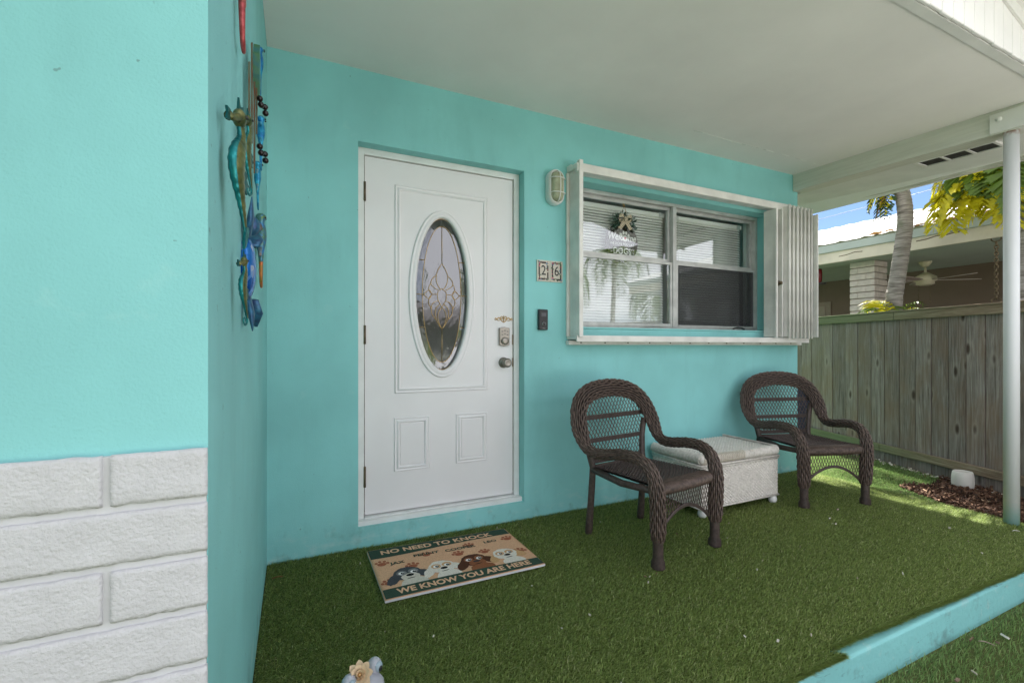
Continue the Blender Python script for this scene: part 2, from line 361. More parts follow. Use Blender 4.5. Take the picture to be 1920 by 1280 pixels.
def blades(name, pts, z, h, wid, m, grain, spread=.6, seed=1, lay=.55):
    r = np.random.default_rng(seed); n = len(pts)
    ang = grain+r.normal(0, spread, n); ln = r.uniform(h*.6, h*1.15, n); lean = np.clip(r.normal(lay, .22, n), .05, 1.15)
    dx, dy = np.cos(ang), np.sin(ang); sx, sy = -dy, dx; w = wid*r.uniform(.7, 1.3, n)
    zz = z+np.zeros(n)
    b = np.stack([pts[:, 0], pts[:, 1], zz], 1)
    mid = b+np.stack([dx*ln*.45*np.sin(lean*.6), dy*ln*.45*np.sin(lean*.6), ln*.5*np.cos(lean*.6)], 1)
    tip = mid+np.stack([dx*ln*.55*np.sin(lean*1.25), dy*ln*.55*np.sin(lean*1.25), ln*.5*np.cos(lean*1.25)], 1)
    sd = np.stack([sx*w, sy*w, np.zeros(n)], 1)
    V = np.empty((n, 4, 3)); V[:, 0] = b; V[:, 1] = mid+sd; V[:, 2] = tip; V[:, 3] = mid-sd
    me = bpy.data.meshes.new(name); me.vertices.add(n*4); me.vertices.foreach_set('co', V.reshape(-1).astype(np.float32))
    me.loops.add(n*4); me.loops.foreach_set('vertex_index', np.arange(n*4, dtype=np.int32))
    me.polygons.add(n); me.polygons.foreach_set('loop_start', np.arange(0, n*4, 4, dtype=np.int32))
    try: me.polygons.foreach_set('loop_total', np.full(n, 4, dtype=np.int32))
    except Exception: pass
    patch = np.array([noise.noise((float(p[0])*2.3, float(p[1])*2.3, seed)) for p in pts[::40]]).repeat(40)[:n] if n > 4000 else np.zeros(n)
    rv = np.clip(r.beta(2.2, 2.6, n)+.16*patch, 0, 1)
    a = me.attributes.new('rnd', 'FLOAT', 'POINT'); a.data.foreach_set('value', np.repeat(rv, 4).astype(np.float32))
    me.update(calc_edges=True); me.validate(); me.materials.append(m)
    o = bpy.data.objects.new(name, me); col.objects.link(o); return o
def near_pts(n, x0, x1, y0, y1, seed, keep=None, power=1.0):
    r = np.random.default_rng(seed); out = []; tot = 0
    while tot < n:
        p = np.stack([r.uniform(x0, x1, n), r.uniform(y0, y1, n)], 1)
        f = np.maximum(.5, p[:, 0]*SN+p[:, 1]*CS); k = r.random(n) < (1.4/np.maximum(1.4, f))**power
        if keep is not None: k &= keep(p)
        p = p[k]; out.append(p); tot += len(p)
    return np.concatenate(out)[:n]
def edge_y(x): return np.where(x < 1.745, .972+.003*np.sin(x*9), 1.016-.028*(x-1.76)+.002*np.sin(x*14)+.0015*np.sin(x*61))
MAT0, MAT1 = (.347, 1.99), (1.122, 2.50)
def porch_keep(p):
    x, y = p[:, 0], p[:, 1]
    k = (y > edge_y(x)) & (y < WY-.004) & (x > -.115) & (x < 4.06)
    inm = (x > MAT0[0]+.012) & (x < MAT1[0]-.012) & (y > MAT0[1]+.012) & (y < MAT1[1]-.012)
    return k & ~inm
MB().add([(-.12, .962, G-.021), (1.745, .962, G-.021), (1.745, 1.0, G-.021), (4.06, .968, G-.021), (4.06, WY+.02, G-.021), (-.12, WY+.02, G-.021)], [(0, 1, 2, 3, 4, 5)])
mb = MB().add([(-.12, .972, G-.0205), (1.745, .972, G-.0205), (1.745, 1.03, G-.0205), (4.055, .972, G-.0205), (4.055, WY+.02, G-.0205), (-.12, WY+.02, G-.0205)], [(0, 1, 2, 3, 4, 5)])
tag(mb.build('turf_backing', M['turf_base']), kind='structure')
tag(blades('porch_turf', near_pts(430000, -.12, 4.06, .95, WY, 3, porch_keep, 1.3), G-.021, .0235, .0011, M['turf'], R(-70), 1.0, 5, .85),
    'short olive green artificial turf covering the porch floor', 'turf', kind='stuff')
# a fringe that leans over the front edge of the slab
fx = np.random.default_rng(11).uniform(-.1, 4.05, 42000); fr_ = np.stack([fx, edge_y(fx)+np.random.default_rng(12).uniform(-.004, .014, 42000)], 1)
tag(blades('turf_fringe', fr_, G-.021, .034, .0012, M['turf'], R(-90), .55, 6, .95), 'ragged turf fringe hanging over the front edge of the porch', 'turf', kind='stuff')
def mulch_in(p):
    x, y = p[:, 0], p[:, 1]
    fe = 5.5+.3387*(y-2.2)-.05
    return (y < 2.16+.05*np.sin(x*7)) & (y < 1.15+1.9*(x-4.20)) & (x < fe)
tag(blades('lower_turf', near_pts(60000, 1.3, 4.2, -.25, .955, 21, None, 1.3), LOW-.02, .032, .0016, M['turf_low'], R(-60), 1.2, 8),
    'darker green turf of the lower lawn in front of the porch edge', 'turf', kind='stuff')
tag(blades('side_turf', near_pts(70000, 4.06, 5.85, .9, 4.6, 22, lambda p: ~mulch_in(p) & (p[:, 0] < 5.5+.3387*(p[:, 1]-2.2)-.06), .6), LOW-.016, .03, .0018, M['turf_low'], R(-100), 1.2, 9),
    'strip of green turf between the porch and the wooden fence', 'turf', kind='stuff')
def chips(name, pts, z, ln, wd, m, seed, zr=.02, tilt=.5):
    r = np.random.default_rng(seed); mb = MB(); vals = []
    for (x, y) in pts:
        a = r.uniform(0, 6.28); l = ln*r.uniform(.4, 1.5); w = wd*r.uniform(.5, 1.4); h = r.uniform(.001, .005); t = r.normal(0, tilt)
        u = Vector((math.cos(a)*math.cos(t), math.sin(a)*math.cos(t), math.sin(t))); s_ = Vector((-math.sin(a), math.cos(a), r.normal(0, .3))).normalized()
        c = Vector((x, y, z+r.uniform(0, zr))); nn = u.cross(s_)*h
        p = [c-u*l-s_*w*.6, c+u*l-s_*w, c+u*l*.9+s_*w, c-u*l+s_*w*.8]
        mb.add([q-nn for q in p]+[q+nn for q in p], [(0, 3, 2, 1), (4, 5, 6, 7), (0, 1, 5, 4), (1, 2, 6, 5), (2, 3, 7, 6), (3, 0, 4, 7)])
        vals += [r.beta(1.3, 2.4)]*8
    o = mb.build(name, m, base=(float(pts[0][0]), float(pts[0][1]), z))
    at = o.data.attributes.new('rnd', 'FLOAT', 'POINT'); at.data.foreach_set('value', np.array(vals, dtype=np.float32)); return o
sheet('mulch_bed', 4.25, 5.7, .9, 2.17, LOW-.012, pm('mulch_soil', S(58, 42, 34), .95, var=.35, vs_=40, bump=.8, bs=60, bd=.01))
mp_ = near_pts(4200, 4.2, 5.7, .95, 2.25, 31, mulch_in, .3)
tag(chips('mulch', mp_, LOW-.012, .026, .007, M['mulch'], 32, .022), 'brown bark mulch strewn in the bed beside the fence', 'mulch', kind='stuff')
lt = []
rr = np.random.default_rng(40)
for k in range(150):
    s_ = rr.uniform(-.6, 1.6); lt.append((5.5+.3208*s_-.09+rr.normal(0, .03), 2.2+.947*s_))
tag(chips('leaf_litter', lt, LOW-.008, .014, .008, M['petal'], 41, .012), 'pale leaf litter gathered along the foot of the fence', 'litter', kind='stuff')
pp = near_pts(42, .1, 4.0, 1.05, 2.55, 51, porch_keep, .5)
tag(chips('fallen_petals', pp, G-.002, .0042, .0018, M['petal'], 52, .004, .2), 'tiny pale petals and bits scattered over the porch turf', 'litter', kind='stuff')
pl_ = near_pts(22, 1.9, 4.0, .3, .93, 53, None, .5)
tag(chips('fallen_leaves', pl_, LOW+.006, .011, .0045, M['petal'], 54, .004, .2), 'small pale fallen leaves on the lower lawn', 'litter', kind='stuff')

# ------------------------------------------------------------ the turquoise house
house = tag(empty('house', (0, WY, LOW)), 'turquoise stucco house with a covered front porch and white painted brick base', 'house')
CZ = lambda y: 1.498-.027*(WY-y)       # the porch ceiling falls a little outwards
BZ = lambda y: 1.353-.027*(WY-y)       # underside of the side beam
def holed(mb, x0, x1, z0, z1, y, holes, depth, mi=0):
    xs = sorted({x0, x1, *[h[0] for h in holes], *[h[1] for h in holes]}); zs = sorted({z0, z1, *[h[2] for h in holes], *[h[3] for h in holes]})
    for i in range(len(xs)-1):
        for j in range(len(zs)-1):
            cx, cz = (xs[i]+xs[i+1])/2, (zs[j]+zs[j+1])/2
            if any(h[0] < cx < h[1] and h[2] < cz < h[3] for h in holes): continue
            mb.add([(xs[i], y, zs[j]), (xs[i+1], y, zs[j]), (xs[i+1], y, zs[j+1]), (xs[i], y, zs[j+1])], [(0, 1, 2, 3)], mi)
    for a, b, c, d in holes:
        q = [(a, c), (b, c), (b, d), (a, d)]
        for k in range(4):
            p, r_ = q[k], q[(k+1) % 4]
            mb.add([(p[0], y, p[1]), (r_[0], y, r_[1]), (r_[0], y+depth, r_[1]), (p[0], y+depth, p[1])], [(0, 1, 2, 3)], mi)
DO = (.317, 1.322, -.985, 1.108); WO = (1.722, 3.643, .118, 1.112)
mb = MB(); holed(mb, -.12, 4.019, LOW-.06, 1.62, WY, [DO, WO], .22)
mb.add([(4.019, WY, LOW-.06), (4.019, 9, LOW-.06), (4.019, 9, 1.62), (4.019, WY, 1.62)], [(0, 1, 2, 3)])
mb.build('front_wall', M['teal'], house)
mb = MB(); mb.add([(-.12, .853, LOW-.06), (-.12, WY+.05, LOW-.06), (-.12, WY+.05, 2.2), (-.12, .853, 2.2)], [(0, 1, 2, 3)])
mb.add([(-3, .853, LOW-.06), (-.12, .853, LOW-.06), (-.12, .853, 2.2), (-3, .853, 2.2)], [(0, 1, 2, 3)])
wing = mb.build('wing_wall', M['teal'], house)
# painted brick facing on the wing: mortar bed and single bricks
BT = -.154; CH = .0832
mb = MB(); mb.box(-1.9, -.1215, .8455, .8535, LOW-.02, BT-.004)
facing = mb.build('brick_facing', M['mortar_paint'], house)
def brick_mesh(w, h, seed, d=.0068):
    r = random.Random(seed); nx, nz = max(8, int(w*150)), 9; vv = []; ff = []
    for j in range(nz+1):
        for i in range(nx+1):
            x = w*i/nx; z = h*j/nz; p = noise.noise((x*22+seed*3.1, z*26, seed)); q = noise.noise((x*70, z*70, seed+4))
            y = -d+.0016*p+.0011*q
            if j == 0: z += .0030*noise.noise((x*60+seed*9, 3, seed))+.0016; y += .001
            if j == nz: z -= .0018+.0015*noise.noise((x*45+seed*5, 9, seed)); y += .0010
            if i == 0: x += .0015+.001*noise.noise((z*60, 1, seed)); y += .0008
            if i == nx: x -= .0015+.001*noise.noise((z*60, 5, seed)); y += .0008
            vv.append((x, y, z))
    W = nx+1
    for j in range(nz):
        for i in range(nx): ff.append((j*W+i, j*W+i+1, (j+1)*W+i+1, (j+1)*W+i))
    rim = [i for i in range(W)]+[j*W+nx for j in range(1, nz+1)]+[nz*W+i for i in range(nx-1, -1, -1)]+[j*W for j in range(nz-1, 0, -1)]
    k = len(vv); vv += [(vv[i][0], .001, vv[i][2]) for i in rim]
    for a in range(len(rim)): b = (a+1) % len(rim); ff.append((rim[b], rim[a], k+a, k+b))
    mb = MB(); mb.add(vv, ff, 0, True); return mb.mesh('brick', M['brick_paint'])
full = [brick_mesh(.2455, .0756, s) for s in range(4)]; half = [brick_mesh(.1195, .0756, s+20) for s in range(3)]
row = 0; z = BT-.0756
while z > LOW-.03:
    x = -.118
    if row % 2 == 0: x -= .1195; inst('brick', half[row//2 % 3], (x, .846, z), facing); x -= .0065
    for k in range(5):
        x -= .2455; inst('brick', full[(row*3+k) % 4], (x, .846, z), facing); x -= .0065
    z -= CH; row += 1
# ceiling, edge trim, gable boards, beam, soffit, roof
def slope_box(mb, x0, x1, y0, y1, za, zb, mi=0):   # za(y), zb(y)
    mb.hexa([(x0, y0, za(y0)), (x1, y0, za(y0)), (x1, y1, za(y1)), (x0, y1, za(y1)), (x0, y0, zb(y0)), (x1, y0, zb(y0)), (x1, y1, zb(y1)), (x0, y1, zb(y1))], mi)
mb = MB(); slope_box(mb, -.119, 3.955, 1.072, WY+.06, CZ, lambda y: CZ(y)+.03); mb.build('porch_ceiling', M['ceiling'], house)
mb = MB(); r = random.Random(77)     # hairline seams with flaked paint
for (x0, x1, yy, w) in ((2.5, 3.94, 2.36, .0030),):
    x = x0
    while x < x1:
        l = r.uniform(.02, .10); w2 = w*r.uniform(.4, 1.6); y_ = yy+.004*math.sin(x*7)+r.uniform(-.001, .001)
        mb.hexa([(x, y_-w2, CZ(y_)-.0012), (x+l, y_-w2*.6, CZ(y_)-.0012), (x+l, y_+w2*.5, CZ(y_)-.0012), (x, y_+w2, CZ(y_)-.0012), (x, y_-w2, CZ(y_)+.002), (x+l, y_-w2, CZ(y_)+.002), (x+l, y_+w2, CZ(y_)+.002), (x, y_+w2, CZ(y_)+.002)], 0 if r.random() < .6 else 1); x += l*r.choice([1.0, 1.02, 1.3, 2.2])
tag(mb.build('ceiling_seam', [pm('flaked_white', (.88, .86, .80), .8), pm('seam_grime', (.62, .60, .54), .8)], house), kind='stuff')
mb = MB(); x = -.119   # chipped paint line along the ceiling edge: a ragged trim board
pts = []
n = 90
lo = [CZ(1.05)-.006+.0022*noise.noise((i*.9, 0, 1)) for i in range(n+1)]
inn = [1.077+.003*noise.noise((i*.7, 5, 2)) for i in range(n+1)]
for i in range(n):
    a, b = -.119+4.07*i/n, -.119+4.07*(i+1)/n
    mb.hexa([(a, 1.036, lo[i]), (b, 1.036, lo[i+1]), (b, inn[i+1], lo[i+1]), (a, inn[i], lo[i]), (a, 1.036, 1.52), (b, 1.036, 1.52), (b, inn[i+1], 1.52), (a, inn[i], 1.52)])
mb.build('ceiling_edge_trim', M['trim'], house)
RZ = lambda x: 1.714-.28*(x-3.146)      # underside of the rake
gab = MB(); gab.add([(-.12, 1.034, CZ(1.03)+.02), (4.09, 1.034, CZ(1.03)+.02), (4.09, 1.034, RZ(4.09)+.12), (1.2, 1.034, RZ(1.2)+.12), (-.12, 1.034, RZ(1.2)+.12)], [(0, 1, 2, 3, 4)])
gb = gab.build('gable', M['trim'], house)
x = -.10; k = 0
while x < 4.08:
    w = .098; x1 = min(x+w-.004, 4.088); zt = (RZ(max(1.2, x))+RZ(max(1.2, x1)))/2+.06
    mb = MB(); zb = CZ(1.03)-.004+.002*math.sin(k*2.7)
    mb.box(x, x1, 1.018, 1.033, zb, max(zt, zb+.05)); mb.build('siding_board', M['siding'], gb, bev=.003, seg=1); x += w; k += 1
mb = MB()
for (xa, xb) in ((1.2, 4.64), ):
    mb.hexa([(xa, 1.006, RZ(xa)-.045), (xb, 1.006, RZ(xb)-.045), (xb, 1.0175, RZ(xb)-.045), (xa, 1.0175, RZ(xa)-.045), (xa, 1.006, RZ(xa)+.03), (xb, 1.006, RZ(xb)+.03), (xb, 1.0175, RZ(xb)+.03), (xa, 1.0175, RZ(xa)+.03)])
mb.build('rake_board', M['trim'], house)
mb = MB(); mb.box(3.953, 4.088, 1.04, WY-.002, 0, 1)
mb.v = [(a, b, (BZ(b) if c == 0 else CZ(b)+.05)) for a, b, c in mb.v]
M['beam'] = NT('rough_sawn_beam_paint')
t = M['beam']; t.set(.6, 0, .3); v = t.coord((60, 2.2, 40)); nzz = t.noise(v, 1.2, 5, .6); t.color(t.ramp(nzz, [(.3, (.58, .57, .50)), (.7, (.70, .69, .62))])); t.bump(nzz, .9, .006); M['beam'] = t.m
mb.build('side_beam', M['beam'], house, bev=.004)
mb = MB(); slope_box(mb, 4.089, 4.60, .56, 5, lambda y: BZ(y)+.008, lambda y: BZ(y)+.03)
sof = mb.build('eave_soffit', M['trim'], house)
mb = MB(); slope_box(mb, 4.60, 4.645, .55, 5, lambda y: BZ(y)-.022, lambda y: BZ(y)+.13)
mb.build('eave_fascia', pm('peeling_fascia_paint', (.60, .57, .50), .6, var=.2, vs_=6, bump=.4, bs=30, bd=.006), house, bev=.006)
mb = MB(); yv0, yv1, xv0, xv1 = 1.385, 1.785, 4.105, 4.245
zf = lambda y: BZ(y)+.002
for a, b, c, d in ((xv0-.018, xv1+.018, yv0-.018, yv0), (xv0-.018, xv1+.018, yv1, yv1+.018), (xv0-.018, xv0, yv0, yv1), (xv1, xv1+.018, yv0, yv1), (xv0, xv1, yv0+.126, yv0+.140), (xv0, xv1, yv0+.262, yv0+.276)):
    slope_box(mb, a, b, c, d, lambda y: zf(y)-.004, lambda y: zf(y)+.008)
vent = mb.build('soffit_vent', M['alum'], house)
mb = MB(); mb.add([(xv0, yv0, zf(yv0)+.0035), (xv1, yv0, zf(yv0)+.0035), (xv1, yv1, zf(yv1)+.0035), (xv0, yv1, zf(yv1)+.0035)], [(0, 1, 2, 3)]); mb.build('vent_mesh', pm('dark_vent_mesh', (.035, .032, .03), .8, var=.5, vs_=30), vent)
mb = MB()
def roof_slab(xa, xb, za, zb, ya, yb, th): mb.hexa([(xa, ya, za), (xb, ya, zb), (xb, yb, zb), (xa, yb, za), (xa, ya, za+th), (xb, ya, zb+th), (xb, yb, zb+th), (xa, yb, za+th)])
roof_slab(-1.6, 4.66, RZ(-1.6)+.02, RZ(4.66)+.02, .5, 9, .12)
mb.build('roof', M['siding'], house)
mb = MB(); mb.box(-3.2, -.13, -.25, .86, 1.30, 1.40); mb.build('wing_eave', M['trim'], house)  # unseen slab, added to keep sky light off the wing wall
mb = MB(); roof_slab(-8, -1.6, RZ(-1.6)-1.6+.02, RZ(-1.6)+.02, .3, 9, .12); mb.build('far_roof', M['siding'], house)
# porch post
def m_post():
    t = NT('post_paint'); t.set(.42, 0, .4); ge = t.n('NewGeometry'); sp = t.n('SeparateXYZ'); t.l(ge.outputs['Position'], sp.inputs[0])
    nn = t.noise(t.coord(), 14, 4); ad = t.n('Math', operation='MULTIPLY_ADD'); ad.inputs[1].default_value = .09; t.l(nn, ad.inputs[0]); t.l(sp.outputs['Z'], ad.inputs[2])
    mr = t.n('MapRange'); mr.inputs['From Min'].default_value = G+.04; mr.inputs['From Max'].default_value = G+.17; mr.inputs['To Min'].default_value = .75; mr.inputs['To Max'].default_value = 0; t.l(ad.outputs[0], mr.inputs[0])
    k = t.mix(mr.outputs[0], (.74, .745, .75), TEAL)
    r1 = t.n('MapRange'); r1.inputs['From Min'].default_value = 1.285; r1.inputs['From Max'].default_value = 1.325; t.l(sp.outputs['Z'], r1.inputs[0])
    mu = t.n('Math', operation='MULTIPLY'); t.l(r1.outputs[0], mu.inputs[0]); t.l(t.ramp(t.noise(t.coord(), 38, 4), [(.46, 0), (.58, 1)]), mu.inputs[1])
    t.color(t.mix(mu.outputs[0], k, S(150, 84, 30))); t.bump(t.noise(t.coord(), 60, 3), .08, .002); return t.m
M['post'] = m_post()
mb = MB(); mb.lathe([(.036, G-.02), (.036, 1.322)], (3.995, 1.263, 0), 36); post = mb.build('porch_post', M['post'], house)
mb = MB(); mb.box(3.941, 3.9535, 1.185, 1.345, 1.322, 1.442); mb.build('post_bracket', M['trim'], post, bev=.004)
mb = MB(); mb.lathe([(.014, 0), (.014, .008), (.008, .013)], (3.941, 1.30, 1.40), 10, axis='x'); mb.v = [(2*3.941-a, b, c) for a, b, c in mb.v]; mb.build('bolt', M['trim'], post)
mb = MB(); mb.lathe([(.042, 1.318), (.042, 1.3245)], (3.995, 1.263, 0), 24); mb.build('post_cap', pm('rusty_plate', S(140, 86, 44), .8, var=.4, vs_=30, c2=S(190, 180, 165)), post)
# rooms behind the glass
mb = MB()
def room(x0, x1, y0, y1, z0, z1):
    mb.add([(x0, y0, z0), (x1, y0, z0), (x1, y1, z0), (x0, y1, z0), (x0, y0, z1), (x1, y0, z1), (x1, y1, z1), (x0, y1, z1)], [(0, 1, 2, 3), (4, 5, 6, 7), (1, 2, 6, 5), (2, 3, 7, 6), (3, 0, 4, 7)])
room(-.1, 1.55, WY+.22, 5.2, -1.0, 1.45); room(1.6, 4.0, WY+.22, 5.6, -1.0, 1.45); mb.build('interior_room', M['interior'], house)

# ------------------------------------------------------------ front door
DY = 2.70
df = MB()
for a, b, c, d in ((.3175, .357, DO[2], DO[3]), (1.284, 1.3215, DO[2], DO[3]), (.357, 1.284, DO[3]-.038, DO[3])): df.box(a, b, DY-.012, DY+.10, c+.0005, d-.0005)
dframe = df.build('door_frame', M['frame'], house, bev=.004)
mb = MB()
for a, b, c, d in ((.357, .3705, -.93, 1.07), (1.2705, 1.284, -.93, 1.07), (.3705, 1.2705, 1.058, 1.07)): mb.box(a, b, DY+.004, DY+.02, c, d)
mb.build('weather_strip', pm('grimy_weather_strip', (.25, .23, .20), .8, var=.4, vs_=20), dframe)
mb = MB(); mb.box(.3175, 1.3215, DY-.055, DY+.06, DO[2]-.012, DO[2]+.026); mb.box(.36, 1.28, DY-.03, DY+.06, DO[2]+.026, -.952)
mb.build('threshold', M['frame'], dframe, bev=.004)
DX0, DX1, DZ0, DZ1 = .3625, 1.2785, -.946, 1.066
OC, OA, OB = (.812, .313), .176, .472       # oval opening
mb = MB(); n = 96
ov = [(OC[0]+OA*math.cos(2*math.pi*i/n), OC[1]+OB*math.sin(2*math.pi*i/n)) for i in range(n)]
def rimpt(p):   # push an oval point out to the slab border
    dx, dz = p[0]-OC[0], p[1]-OC[1]
    k = min([(DX1-OC[0])/dx if dx > 1e-9 else 9e9, (DX0-OC[0])/dx if dx < -1e-9 else 9e9, (DZ1-OC[1])/dz if dz > 1e-9 else 9e9, (DZ0-OC[1])/dz if dz < -1e-9 else 9e9])
    return (OC[0]+dx*k, OC[1]+dz*k)
ri = [rimpt(p) for p in ov]
for k in range(4):   # snap the nearest rim points to the slab corners
    cxy = ((DX0, DZ0), (DX1, DZ0), (DX1, DZ1), (DX0, DZ1))[k]; j = min(range(n), key=lambda i: (ri[i][0]-cxy[0])**2+(ri[i][1]-cxy[1])**2); ri[j] = cxy
vv = [(p[0], DY, p[1]) for p in ov]+[(p[0], DY, p[1]) for p in ri]+[(p[0], DY+.044, p[1]) for p in ov]+[(p[0], DY+.044, p[1]) for p in ri]
ff = []
for i in range(n):
    j = (i+1) % n; ff += [(i, j, n+j, n+i), (2*n+j, 2*n+i, 3*n+i, 3*n+j), (n+i, n+j, 3*n+j, 3*n+i), (j, i, 2*n+i, 2*n+j)]
mb.add(vv, ff)
door = tag(mb.build('front_door', M['door'], house), 'white panelled front door with a tall oval leaded glass')
def ring_mould(mb, pts, prof, closed=True, mi=0):   # pts (x,z) path, prof list of (outward, proud)
    L = len(pts); C = (sum(p[0] for p in pts)/L, sum(p[1] for p in pts)/L); rows = []
    for i in range(L):
        a, b, c = pts[i-1], pts[i], pts[(i+1) % L]
        t1 = Vector((b[0]-a[0], b[1]-a[1])).normalized(); t2 = Vector((c[0]-b[0], c[1]-b[1])).normalized()
        n1 = Vector((t1.y, -t1.x)); n2 = Vector((t2.y, -t2.x)); nn = (n1+n2).normalized(); nn = nn/max(.5, nn.dot(n1))
        if nn.dot(Vector((b[0]-C[0], b[1]-C[1]))) < 0: nn = -nn
        rows.append([(b[0]+nn.x*o, DY-h, b[1]+nn.y*o) for o, h in prof])
    q = len(prof); vv = [p for r in rows for p in r]; ff = []
    for i in range(L):
        j = (i+1) % L
        for k in range(q-1): ff.append((i*q+k, i*q+k+1, j*q+k+1, j*q+k))
    mb.add(vv, ff, mi, True)
PR = [(-.016, -.001), (-.014, .003), (-.008, .0065), (-.003, .004), (0, -.001)]
PR2 = [(-.032, -.001), (-.027, .0105), (-.020, .0115), (-.015, .0035), (-.009, .0035), (-.005, .0085), (-.001, .006), (0, -.001)]
for a, b, c, d in ((.528, 1.106, -.272, .930),): mb = MB(); ring_mould(mb, [(a, c), (b, c), (b, d), (a, d)], PR2); mb.build('upper_panel_moulding', M['door'], door)
for a, b, c, d in ((.524, .732, -.722, -.411), (.896, 1.102, -.714, -.411)):
    mb = MB(); ring_mould(mb, [(a, c), (b, c), (b, d), (a, d)], PR2); mb.box(a+.036, b-.036, DY-.0045, DY+.002, c+.036, d-.036); mb.build('lower_panel', M['door'], door, bev=.002, seg=1)
mb = MB(); ring_mould(mb, ov, [(-.016, -.03), (-.016, .005), (-.008, .0125), (.004, .014), (.011, .0095), (.0165, .0095), (.021, .0135), (.026, .011), (.030, -.001)]); mb.build('oval_glass_frame', M['door'], door)
ga, gb_ = OA-.013, OB-.013
GY = DY+.012
def ell(ka, n=64): return [(OC[0]+ga*ka*math.cos(2*math.pi*i/n), OC[1]+gb_*(1-(1-ka)*.42)*math.sin(2*math.pi*i/n)) for i in range(n)]
inner = ell(.74)
mb = MB(); mb.poly([(p[0], GY, p[1]) for p in inner]); mb.build('oval_glass', M['door_glass'], door)
outer = [(OC[0]+ga*math.cos(2*math.pi*i/64), OC[1]+gb_*math.sin(2*math.pi*i/64)) for i in range(64)]
mb = MB(); mb.add([(p[0], GY-.001, p[1]) for p in inner]+[(p[0], GY+.005, p[1]) for p in outer], [(i, (i+1) % 64, 64+(i+1) % 64, 64+i) for i in range(64)]); mb.build('bevelled_border_glass', M['bevel_glass'], door)
# brass cames
mb = MB(); CR = .0020
def came(pts, closed=False, r=CR): mb.tube([(p[0], GY-.003, p[1]) for p in pts], r, 6, closed=closed)
came(inner, True); came([(OC[0]+(p[0]-OC[0])*.985, OC[1]+(p[1]-OC[1])*.99) for p in outer], True)
def L2(pts, n=7): return [(q.x, q.y) for q in spline([(*p, 0) for p in pts], n)]
cx, cz = OC; tz = cz+gb_*(1-.26*.42)
zoc = cz-.005
came([(cx, tz), (cx, zoc+.19)]); came([(cx, zoc-.205), (cx, cz-gb_*(1-.26*.42))])
for zz in (cz+.20, cz-.20):
    for s_ in (-1, 1):
        k = math.sqrt(1-((zz-cz)/(gb_*(1-.26*.42)))**2); k2 = math.sqrt(1-((zz-cz)/gb_)**2)
        came([(cx+s_*ga*.74*k, zz), (cx+s_*ga*k2*.985, zz)])
for s_ in (-1, 1):
    def Q(*p): return [(cx+s_*a, zoc+b) for a, b in p]
    came(L2(Q((0, .19), (.022, .155), (.036, .115), (.030, .07), (.010, .035))))
    came(L2(Q((.036, .118), (.060, .095), (.068, .065), (.045, .042), (.022, .03))))
    came(L2(Q((.066, .072), (.080, .045), (.078, .022), (.062, .004))))
    came(L2(Q((.0, .04), (.012, .030), (.025, .018), (.027, -.012), (.022, -.034), (.0, -.072))))
    came(L2(Q((.027, .004), (.045, .004), (.062, .003))))
    came(L2(Q((.062, .003), (.080, .028), (.112, 0)))); came(L2(Q((.062, .003), (.080, -.025), (.112, 0)))); came(Q((.112, 0), (.1625, 0)))
    came(L2(Q((.062, .003), (.078, -.02), (.082, -.05), (.066, -.085)))); came(L2(Q((.066, -.085), (.062, -.115), (.040, -.145))))
    came(L2(Q((.022, -.034), (.045, -.042), (.062, -.06), (.066, -.085)))); came(L2(Q((.012, -.055), (.034, -.075), (.042, -.105), (.036, -.145), (.018, -.18), (0, -.205))))
    came(L2(Q((.0, -.072), (.02, -.10), (.026, -.135), (.016, -.175), (0, -.205))))
mb.build('brass_came', M['gold'], door)
mb = MB()
for s_ in (-1, 1):
    for zz, r in ((0, .003),): pass
mb = MB(); mb.lathe([(.0, .0), (.034, .0), (.034, -.006), (.026, -.012), (.015, -.017), (.013, -.036), (.021, -.042), (.0285, -.052), (.0295, -.062), (.025, -.071), (.015, -.075), (.013, -.0735), (0, -.0735)], (1.2145, DY, -.104), 28, axis='y', caps=False); mb.build('door_knob', M['shade_metal'], door)
mb = MB(); bx0, bx1, bz0, bz1 = 1.181, 1.249, .003, .120
pts = [(bx0, bz0+.004), ((bx0+bx1)/2, bz0-.003), (bx1, bz0+.004), (bx1, bz1-.004), ((bx0+bx1)/2, bz1+.003), (bx0, bz1-.004)]
mb.prism(pts, DY+.001, DY-.022, lambda p, q, d: (p, d, q)); dead = mb.build('keypad_deadbolt', M['shade_metal'], door, bev=.004)
mb = MB(); mb.lathe([(.024, -.0215), (.024, -.033), (.020, -.036), (.0, -.036)], ((bx0+bx1)/2, DY, .033), 24, axis='y', caps=False); mb.box((bx0+bx1)/2-.0012, (bx0+bx1)/2+.0012, DY-.0372, DY-.035, .027, .039); mb.build('deadbolt_cylinder', M['shade_metal'], door)
mb = MB()
for k in range(6):
    r_, c_ = divmod(k, 3); x_ = bx0+.016+c_*.018; z_ = .100-r_*.021-(0 if c_ == 1 else .006)
    mb.prism([(x_+.0058*math.cos(a*math.pi/4), z_+.0042*math.sin(a*math.pi/4)) for a in range(8)], DY-.0215, DY-.0245, lambda p, q, d: (p, d, q))
mb.build('keypad_buttons', pm('keypad_button', (.14, .13, .12), .5), door)
mb = MB()   # gilt scroll ornament
for s_ in (-1, 1):
    def Q(*p): return spline([(1.2155+s_*a, DY-.002, .172+b) for a, b in p], 5)
    mb.tube(Q((0, -.018), (.014, -.010), (.024, .004), (.036, .010), (.046, .002), (.058, .008)), [.0034]*26, 6)
    mb.tube(Q((.004, .010), (.014, .018), (.022, .010), (.014, .003), (.008, .006)), .0026, 6); mb.tube(Q((.026, -.006), (.038, -.008), (.046, -.003), (.040, .004)), .0024, 6)
    mb.tube(Q((.046, .002), (.056, -.006), (.062, 0), (.056, .006)), .002, 6)
